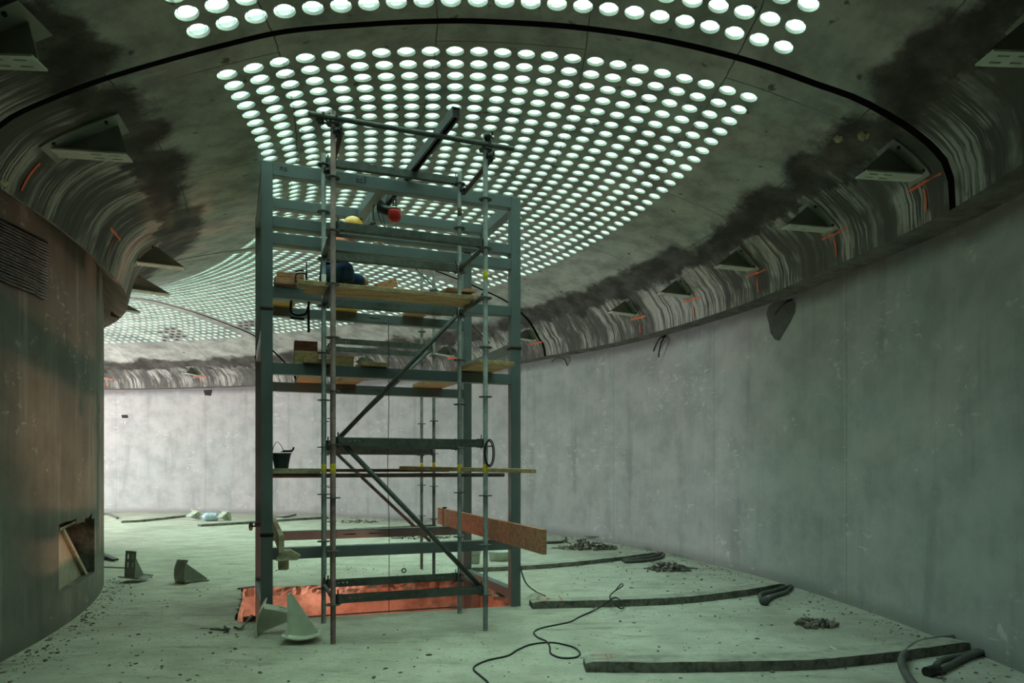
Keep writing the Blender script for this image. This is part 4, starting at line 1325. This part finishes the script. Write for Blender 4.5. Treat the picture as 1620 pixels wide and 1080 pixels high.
place_bracket(False, offz(fl(311, 822), .17), (-.25, -1, -.42), (-.1, .3, -1), 'pale far bracket with a slotted sloping face, left of the water jug')
place_bracket(False, offz(fl(358, 823), .17), (-.12, -1, -.42), (0, .3, -1), 'pale far bracket with a slotted sloping face, right of the water jug')

# ================================================================== kerbs on the floor
def kerb(label, px, h=.085, w=.25, marks=None, sway=0):
    pts = smooth_path([fl(*p) for p in px], 6); rg = random.Random(len(label))
    bm = bmesh.new(); rows = []
    n = len(pts)
    # resample
    P = [pts[0]]
    for a, b in zip(pts, pts[1:]):
        L = (b-a).length; m = max(1, int(L/.08))
        for k in range(1, m+1): P.append(a.lerp(b, k/m))
    for i, p in enumerate(P):
        d = (P[min(i+1, len(P)-1)]-P[max(i-1, 0)]).normalized(); nrm = Vector((-d.y, d.x, 0))
        j = lambda a=.006: rg.uniform(-a, a)
        hh = h*(1 if 0 < i < len(P)-1 else .8)
        rows.append([bm.verts.new(p+Vector((j(), j(), 0))), bm.verts.new(p+nrm*.008+Vector((j(), j(), hh+j(.004)))), bm.verts.new(p+nrm*.03+Vector((0, 0, hh+.004+j(.002)))),
                     bm.verts.new(p+nrm*(w-.02)+Vector((0, 0, hh+j(.002)))), bm.verts.new(p+nrm*w+Vector((j(), j(), 0)))])
    for a, b in zip(rows, rows[1:]):
        for k in range(4): bm.faces.new((a[k], b[k], b[k+1], a[k+1]))
    bm.faces.new(rows[0]); bm.faces.new(list(reversed(rows[-1])))
    fix(bm)
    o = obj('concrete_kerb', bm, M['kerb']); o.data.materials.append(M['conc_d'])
    for i in range(0, 4*(len(P)-1), 4): o.data.polygons[i].material_index = 1  # near and end faces: dirt plus the shade of back lighting put into colour
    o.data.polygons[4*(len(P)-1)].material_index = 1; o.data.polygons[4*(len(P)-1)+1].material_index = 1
    return tag(o, label, 'kerb')
M['kerb'] = simple('screed_kerb', (.34, .33, .27), .85, 0, .3, 10, .8)
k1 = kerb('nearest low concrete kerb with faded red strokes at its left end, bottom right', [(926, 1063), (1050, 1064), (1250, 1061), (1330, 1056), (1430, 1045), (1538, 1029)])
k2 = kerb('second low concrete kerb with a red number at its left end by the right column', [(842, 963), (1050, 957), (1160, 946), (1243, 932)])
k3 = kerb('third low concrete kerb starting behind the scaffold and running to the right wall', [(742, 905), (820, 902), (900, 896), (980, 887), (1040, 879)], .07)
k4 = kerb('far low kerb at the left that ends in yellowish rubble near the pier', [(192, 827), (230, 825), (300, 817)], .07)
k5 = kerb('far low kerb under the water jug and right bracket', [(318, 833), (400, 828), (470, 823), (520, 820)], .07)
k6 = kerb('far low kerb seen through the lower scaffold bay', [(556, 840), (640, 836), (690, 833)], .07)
def floor_mark(par, name, strokes, z, wd=.02, mat='redmark'):
    bm = bmesh.new()
    for st in strokes:
        pts = [fl(*p, z) for p in st]
        for a, b in zip(pts, pts[1:]):
            d = (b-a); 
            if d.length < 1e-4: continue
            d.normalize(); n = Vector((-d.y, d.x, 0))*wd/2
            bm.faces.new([bm.verts.new(q) for q in (a-n-d*.004, b-n+d*.004, b+n+d*.004, a+n-d*.004)])
    return obj(name, bm, M[mat], par)
floor_mark(k2, 'red_number', [[(856, 942), (850, 945), (852, 949), (864, 950), (868, 946), (862, 943)], [(850, 942), (868, 941.5)], [(870, 942), (884, 942), (889, 949)]], .092, .022)
floor_mark(k1, 'red_stroke', [[(935, 1036), (988, 1032.5)], [(958, 1035), (962, 1041)], [(966, 1034.5), (968, 1041)], [(938, 1042), (964, 1041)]], .092, .012)

# ================================================================== hoses and cables
def cable(name, label, pts, r, mat='black', cat='cable', seg=8, n=6):
    bm = bmesh.new(); sweep(bm, pts, r, seg, n); return tag(obj(name, bm, M[mat]), label, cat)
zoom = lambda L: [fl(540+x/3, 720+y/3)+Vector((0, 0, .008)) for x, y in L]
c = zoom([(1300, 645), (1328, 648), (1335, 660), (1292, 690), (1275, 712), (1285, 732), (1322, 738), (1340, 726), (1300, 716), (1230, 732), (1130, 770), (1080, 795), (960, 820), (915, 842), (930, 866), (975, 887), (990, 915), (995, 945), (1045, 965), (1115, 962), (1131, 940), (1095, 912), (1000, 892), (905, 900), (835, 928), (790, 955), (700, 975), (640, 1000), (629, 1022), (660, 1050), (697, 1085), (705, 1130)])
for i in (2, 3, 4): c[i].z = .11
for i in (1, 5, 8): c[i].z = .105
for i in (6, 7, 9): c[i].z = .03
cable('power_cable', 'long thin black cable looping over the floor in the foreground', c, .0085)
cable('power_cable', 'black cable hanging from the large red board down to the second kerb', [at(818, 855, 8.45), at(822, 890, 8.4), at(831, 920, 8.35), fl(846, 938)+Vector((0, 0, .03)), fl(862, 943, .09)+Vector((0, 0, .008))], .009)
def hose(label, pts, r, z=.03):
    return cable('hose', label, [fl(*p)+Vector((0, 0, z)) for p in pts], r, 'hose', 'hose', 12)
hose('thick grey hose curving over the nearest kerb and out of the bottom edge', [(1542, 1013), (1510, 1018), (1460, 1026), (1436, 1040), (1426, 1056), (1432, 1076), (1450, 1100)], .030, .06)
hose('doubled grey hose with a capped end lying against the right wall foot, upper strand', [(1553, 1034), (1520, 1043), (1490, 1050), (1478, 1062)], .026, .03)
HL = hose('doubled grey hose with a capped end lying against the right wall foot, lower strand', [(1555, 1037), (1530, 1044), (1505, 1057), (1482, 1068)], .028, .03)
bm = bmesh.new(); a = fl(1483, 1066)+Vector((0, 0, .04)); b = fl(1466, 1070)+Vector((0, 0, .035)); tube(bm, a, b, .042, 14)
obj('hose_end', bm, M['blackm'], HL)['label'] = 'black capped end'
hose('grey hose loop beyond the second kerb end, left strand', [(1250, 930), (1225, 937), (1204, 943), (1203, 950), (1208, 956)], .026)
hose('grey hose loop beyond the second kerb end, right strand', [(1253, 932), (1240, 941), (1222, 947), (1210, 956)], .026)
bm = bmesh.new(); bmesh.ops.create_icosphere(bm, subdivisions=2, radius=.06, matrix=Matrix.Translation(fl(1209, 957)+Vector((0, 0, .05))))
tag(obj('hose_fitting', bm, M['galv'], None, True), 'metal fitting where the two strands of the mid right hose meet', 'fitting')
hose('pair of dark hoses at the wall end of the third kerb, outer strand', [(1050, 879), (1045, 884), (1020, 889), (988, 891)], .028)
hose('pair of dark hoses at the wall end of the third kerb, inner strand', [(1048, 877), (1030, 883), (1008, 886), (985, 889)], .028)
hose('grey hoses curled on the floor behind the large red board', [(895, 852), (892, 858), (870, 860), (845, 860)], .03)
hose('grey hose stub lying on the far floor behind the left column', [(431, 817), (450, 819), (468, 815)], .03)
hose('grey hose tail by the left pier far back', [(150, 815), (168, 814), (178, 817), (186, 821)], .04)
# coil on the right front post
bm = bmesh.new()
for k, (ox, w_, h_) in enumerate(((.0, .045, .13), (.008, .05, .14), (.004, .038, .12))):
    cc = z3(B, 1.80)+Vector((.035+ox, -.035-.008*k, 0)); pts = [cc+Vector((w_*math.sin(a), -.01*math.cos(a), -h_*math.cos(a)*-1)) for a in [i*math.pi/6 for i in range(13)]]
    sweep(bm, pts, .006, 6, 3)
tag(obj('cable_coil', bm, M['black']), 'black cable coil hung on the right front scaffold post at eye level', 'cable')
# cables hanging from the ledge
def wall_pt(x, y, off=.03):
    X, Y = ray_circle(x, C, RO-off); return Vector((X, Y, EYE+(740-y)/F*Y))
bm = bmesh.new(); sweep(bm, [wall_pt(1053, 531, .01), wall_pt(1044, 535, .12), wall_pt(1038, 545, .12), wall_pt(1034, 555, .08)], .016, 7, 5)
sweep(bm, [wall_pt(1053, 531, .01), wall_pt(1047, 540, .12), wall_pt(1043, 555, .10), wall_pt(1042, 565, .08)], .016, 7, 5)
tag(obj('cable_stub', bm, M['black']), 'two short black cable ends hanging from the top of the right wall', 'cable')
bm = bmesh.new(); sweep(bm, [wall_pt(1252, 474, .01), wall_pt(1243, 478, .12), wall_pt(1232, 488, .12), wall_pt(1226, 496, .06)], .016, 7, 5)
tag(obj('cable_stub', bm, M['black']), 'black cable end poking out over the dark wedge-shaped wall stain', 'cable')
bm = bmesh.new(); sweep(bm, [wall_pt(897, 578, .01), wall_pt(893, 568, .12), wall_pt(882, 566, .15), wall_pt(873, 572, .1)], .014, 7, 5)
tag(obj('cable_stub', bm, M['black']), 'black cable loop on top of the wall just right of the steel frame', 'cable')

# ================================================================== debris
def debris(name, label, x, y, w, d, h, n, seed, sticks=.5):
    rg = random.Random(seed); bm = bmesh.new(); c = fl(x, y)
    for i in range(n):
        a = rg.uniform(0, 6.28); rr = math.sqrt(rg.random()); px_ = c+Vector((math.cos(a)*rr*w/2, math.sin(a)*rr*d/2, 0)); zz = h*(1-rr)**1.2*rg.random()
        if rg.random() < sticks:
            L = rg.uniform(.05, .28); b = rg.uniform(0, 6.28); e_ = rg.uniform(-.3, .6)
            p = px_+Vector((0, 0, zz+.012)); q = p+Vector((math.cos(b)*L, math.sin(b)*L, max(-zz, e_*L*.5))); bar(bm, p, q, rg.uniform(.008, .02), rg.uniform(.006, .02))
        else:
            s_ = rg.uniform(.015, .05); mt = Matrix.Translation(px_+Vector((0, 0, zz+s_*.4))) @ Matrix.Rotation(rg.uniform(0, 6), 4, Vector((rg.random(), rg.random(), rg.random()+.1)).normalized()) @ Matrix.Diagonal((s_, s_*rg.uniform(.5, 1), s_*rg.uniform(.4, .9), 1))
            bmesh.ops.create_icosphere(bm, subdivisions=1, radius=1, matrix=mt)
    o = obj(name, bm, M['rubble']); o.data.materials.append(M['galv']); 
    for p in o.data.polygons:
        if (p.index//20) % 5 == 0: p.material_index = 1
    return tag(o, label, 'debris', kind='stuff')
debris('debris_pile', 'heap of tangled sticks and scrap right of the large red board', 930, 868, 1.2, .6, .28, 170, 1, .7)
debris('debris_pile', 'small dark scrap heap at the wall end of the third kerb', 1056, 902, .7, .4, .18, 90, 2, .4)
debris('debris_pile', 'small heap of stones on the floor between the near and second kerbs', 1290, 989, .42, .34, .06, 80, 3, .05)
debris('debris_pile', 'flat dark scrap on the far floor seen through the scaffold', 565, 826, 1.1, .9, .08, 50, 4, .8)
debris('debris_pile', 'light scrap lying on the far floor near the rear scaffold feet', 665, 851, 1.3, .6, .08, 60, 5, .7)
debris('debris_pile', 'thin wood splinters on the floor left of the lying bracket', 358, 998, .45, .2, .02, 9, 6, .9)
rg = random.Random(11); bm = bmesh.new()
for i in range(2600):
    u = rg.random()
    if u < .45:
        ph = R(rg.uniform(-18, 60)); rr = RO-abs(rg.gauss(0, .35))-.02; p = Vector((C[0]+rr*math.cos(ph), C[1]+rr*math.sin(ph), 0))
    elif u < .6:
        ph = R(rg.uniform(5, 32)); rr = RI+abs(rg.gauss(0, .2))+.02; p = Vector((CI[0]+rr*math.cos(ph), CI[1]+rr*math.sin(ph), 0))
    else: p = Vector((rg.uniform(-4.5, 3.6), rg.uniform(4.6, 12), 0))
    dx = p.x+1.7; dy = p.y-8.75
    if abs(dx) < 2.3 and abs(dy) < 1.75: continue
    s_ = abs(rg.gauss(0, .0055))+.003; mt = Matrix.Translation(p+Vector((0, 0, s_*.35))) @ Matrix.Rotation(rg.uniform(0, 6), 4, 'Z') @ Matrix.Diagonal((s_*rg.uniform(.8, 2.2), s_, s_*.6, 1))
    bmesh.ops.create_icosphere(bm, subdivisions=1, radius=1, matrix=mt)
tag(obj('floor_grit', bm, M['rubble']), 'small dark crumbs and grit scattered over the floor and along the wall feet', 'grit', kind='stuff')

def bmbar(name, label, cat, p, q, w, t, mat):
    bm = bmesh.new(); bar(bm, p, q, w, t, bev=.002); return tag(obj(name, bm, M[mat]), label, cat)
bmbar('wood_stick', 'pale flat stick lying just beyond the nearest kerb', 'stick', fl(1313, 1024)+Vector((0, 0, .008)), fl(1340, 1038)+Vector((0, 0, .008)), .03, .01, 'stick')
bmbar('wood_batten', 'thin pale batten on the floor running left behind the pier', 'batten', fl(120, 896)+Vector((0, 0, .012)), fl(203, 899)+Vector((0, 0, .012)), .03, .022, 'wood_g')
bmbar('steel_plate', 'dark steel piece lying on the floor just right of the pier edge', 'plate', fl(140, 868, .12)+Vector((0, 0, 0)), fl(183, 885, .03), .10, .03, 'plate')
bmbar('steel_plate', 'second dark steel piece under the first one beside the pier edge', 'plate', fl(140, 888)+Vector((0, 0, .02)), fl(178, 884)+Vector((0, 0, .02)), .08, .02, 'plate')
bmbar('steel_tube', 'short dark square tube at the front left corner of the pit', 'tube', fl(385, 984)+Vector((0, 0, .03)), fl(404, 982)+Vector((0, 0, .03)), .05, .05, 'rust')
bmbar('steel_rod', 'long thin rod lying along the front edge of the pit', 'rod', fl(476, 979)+Vector((0, 0, .02)), fl(724, 962)+Vector((0, 0, .02)), .014, .014, 'galv')
bmbar('steel_rod', 'thin dark rod at the back left corner of the pit', 'rod', fl(376, 932)+Vector((0, 0, .01)), fl(403, 929)+Vector((0, 0, .01)), .02, .02, 'blackm')

# ring, buckets, jug
bm = bmesh.new()
cc = fl(639, 906)+Vector((0, 0, .038)); ring = [cc+Vector((.03*math.cos(a), .0, .03*math.sin(a))) for a in [i*math.pi/8 for i in range(17)]]
sweep(bm, ring, .010, 8, 1)
tag(obj('steel_ring', bm, M['blackm']), 'small black ring standing on the floor behind the pit', 'ring')
bk2 = thing('bucket', 'milky translucent bucket standing behind the rear right column', 'bucket', fl(749, 891))
bm = bmesh.new(); lathe(bm, [(0, .004), (.10, .004), (.103, 0), (.13, .26), (.138, .262), (.138, .275), (.124, .275), (.098, .012), (0, .012)], seg=28); obj('bucket_body', bm, M['pbucket'], bk2)
bm = bmesh.new(); sweep(bm, [(-.135, 0, .26), (-.13, -.08, .2), (-.06, -.14, .16), (.06, -.14, .16), (.13, -.08, .2), (.135, 0, .26)], .003, 6, 5); obj('handle', bm, M['blackm'], bk2)
bs = thing('basin', 'low pale green basin on the floor just left of the right column', 'basin', fl(790, 886))
bm = bmesh.new(); lathe(bm, [(0, .004), (.17, .004), (.21, .16), (.225, .165), (.225, .172), (.2, .17), (.16, .012), (0, .012)], seg=28); obj('basin_body', bm, M['pbucket'], bs)
jg = thing('water_jug', 'clear blue plastic water jug lying between the two pale far brackets', 'jug', fl(333, 824)+Vector((0, 0, .135)), (0, 0, R(-70)))
bm = bmesh.new(); lathe(bm, [(0, .22), (.10, .22), (.13, .19), (.132, .12), (.125, .10), (.132, .08), (.132, -.02), (.125, -.04), (.132, -.06), (.132, -.13), (.10, -.19), (.04, -.23), (.035, -.27)], seg=28, axis='Y'); obj('jug_body', bm, M['bottle'], jg)
bm = bmesh.new(); lathe(bm, [(.04, -.255), (.042, -.285), (0, -.285)], seg=18, axis='Y'); obj('cap', bm, M['bottle'], jg)
sk = bmesh.new(); bmesh.ops.create_icosphere(sk, subdivisions=3, radius=.14, matrix=Matrix.Translation(fl(628, 851)+Vector((0, 0, .03))) @ Matrix.Diagonal((1.2, .8, .35, 1)))
for v in sk.verts: v.co += Vector((0, 0, .02*math.sin(v.co.x*40)*math.cos(v.co.y*30)))
tag(obj('plastic_bag', sk, M['bottle'], None, True), 'small crumpled pale plastic bag on the far floor under the lower beams', 'bag')
# wheel-like disc left of the column
ds = thing('disc', 'thin dark disc standing on edge left of the left steel column', 'disc', at(397, 832, 8.3))
bm = bmesh.new(); lathe(bm, [(0, -.006), (.055, -.006), (.055, .006), (0, .006)], seg=24, axis='X'); obj('disc_plate', bm, M['blackm'], ds)
bm = bmesh.new(); tube(bm, (0, 0, 0), (.13, 0, 0), .01, 8); obj('spindle', bm, M['blackm'], ds)

# leaning panel in the niche
def nic(x, y, r):
    X, Y = ray_circle(x, CI, r, False); return Vector((X, Y, EYE+(740-y)/F*Y))
bm = bmesh.new(); pts = [(88, 842), (99, 836), (146, 926), (88, 955)]
a = [bm.verts.new(nic(x, y, RI-.07)) for x, y in pts]; b = [bm.verts.new(nic(x, y, RI-.11)) for x, y in pts]
bm.faces.new(a); bm.faces.new(list(reversed(b)))
for i in range(4): j = (i+1) % 4; bm.faces.new((a[j], a[i], b[i], b[j]))
pn = tag(obj('leaning_panel', fix(bm), simple('tan_board_panel', (.40, .37, .27), .8, 0, .15, 10, .3)), 'tan triangular-looking board leaning inside the low opening in the left pier', 'panel')
bm = bmesh.new(); bar(bm, nic(98, 836, RI-.055), nic(145, 926, RI-.055), .03, .05); obj('edge_batten', bm, M['wood_g'], pn)
bm = bmesh.new(); bar(bm, nic(90, 838, RI-.03), nic(116, 825, RI-.15), .05, .03); tag(obj('timber_offcut', bm, M['wood_g']), 'short pale wood piece in the top left of the low pier opening', 'timber')
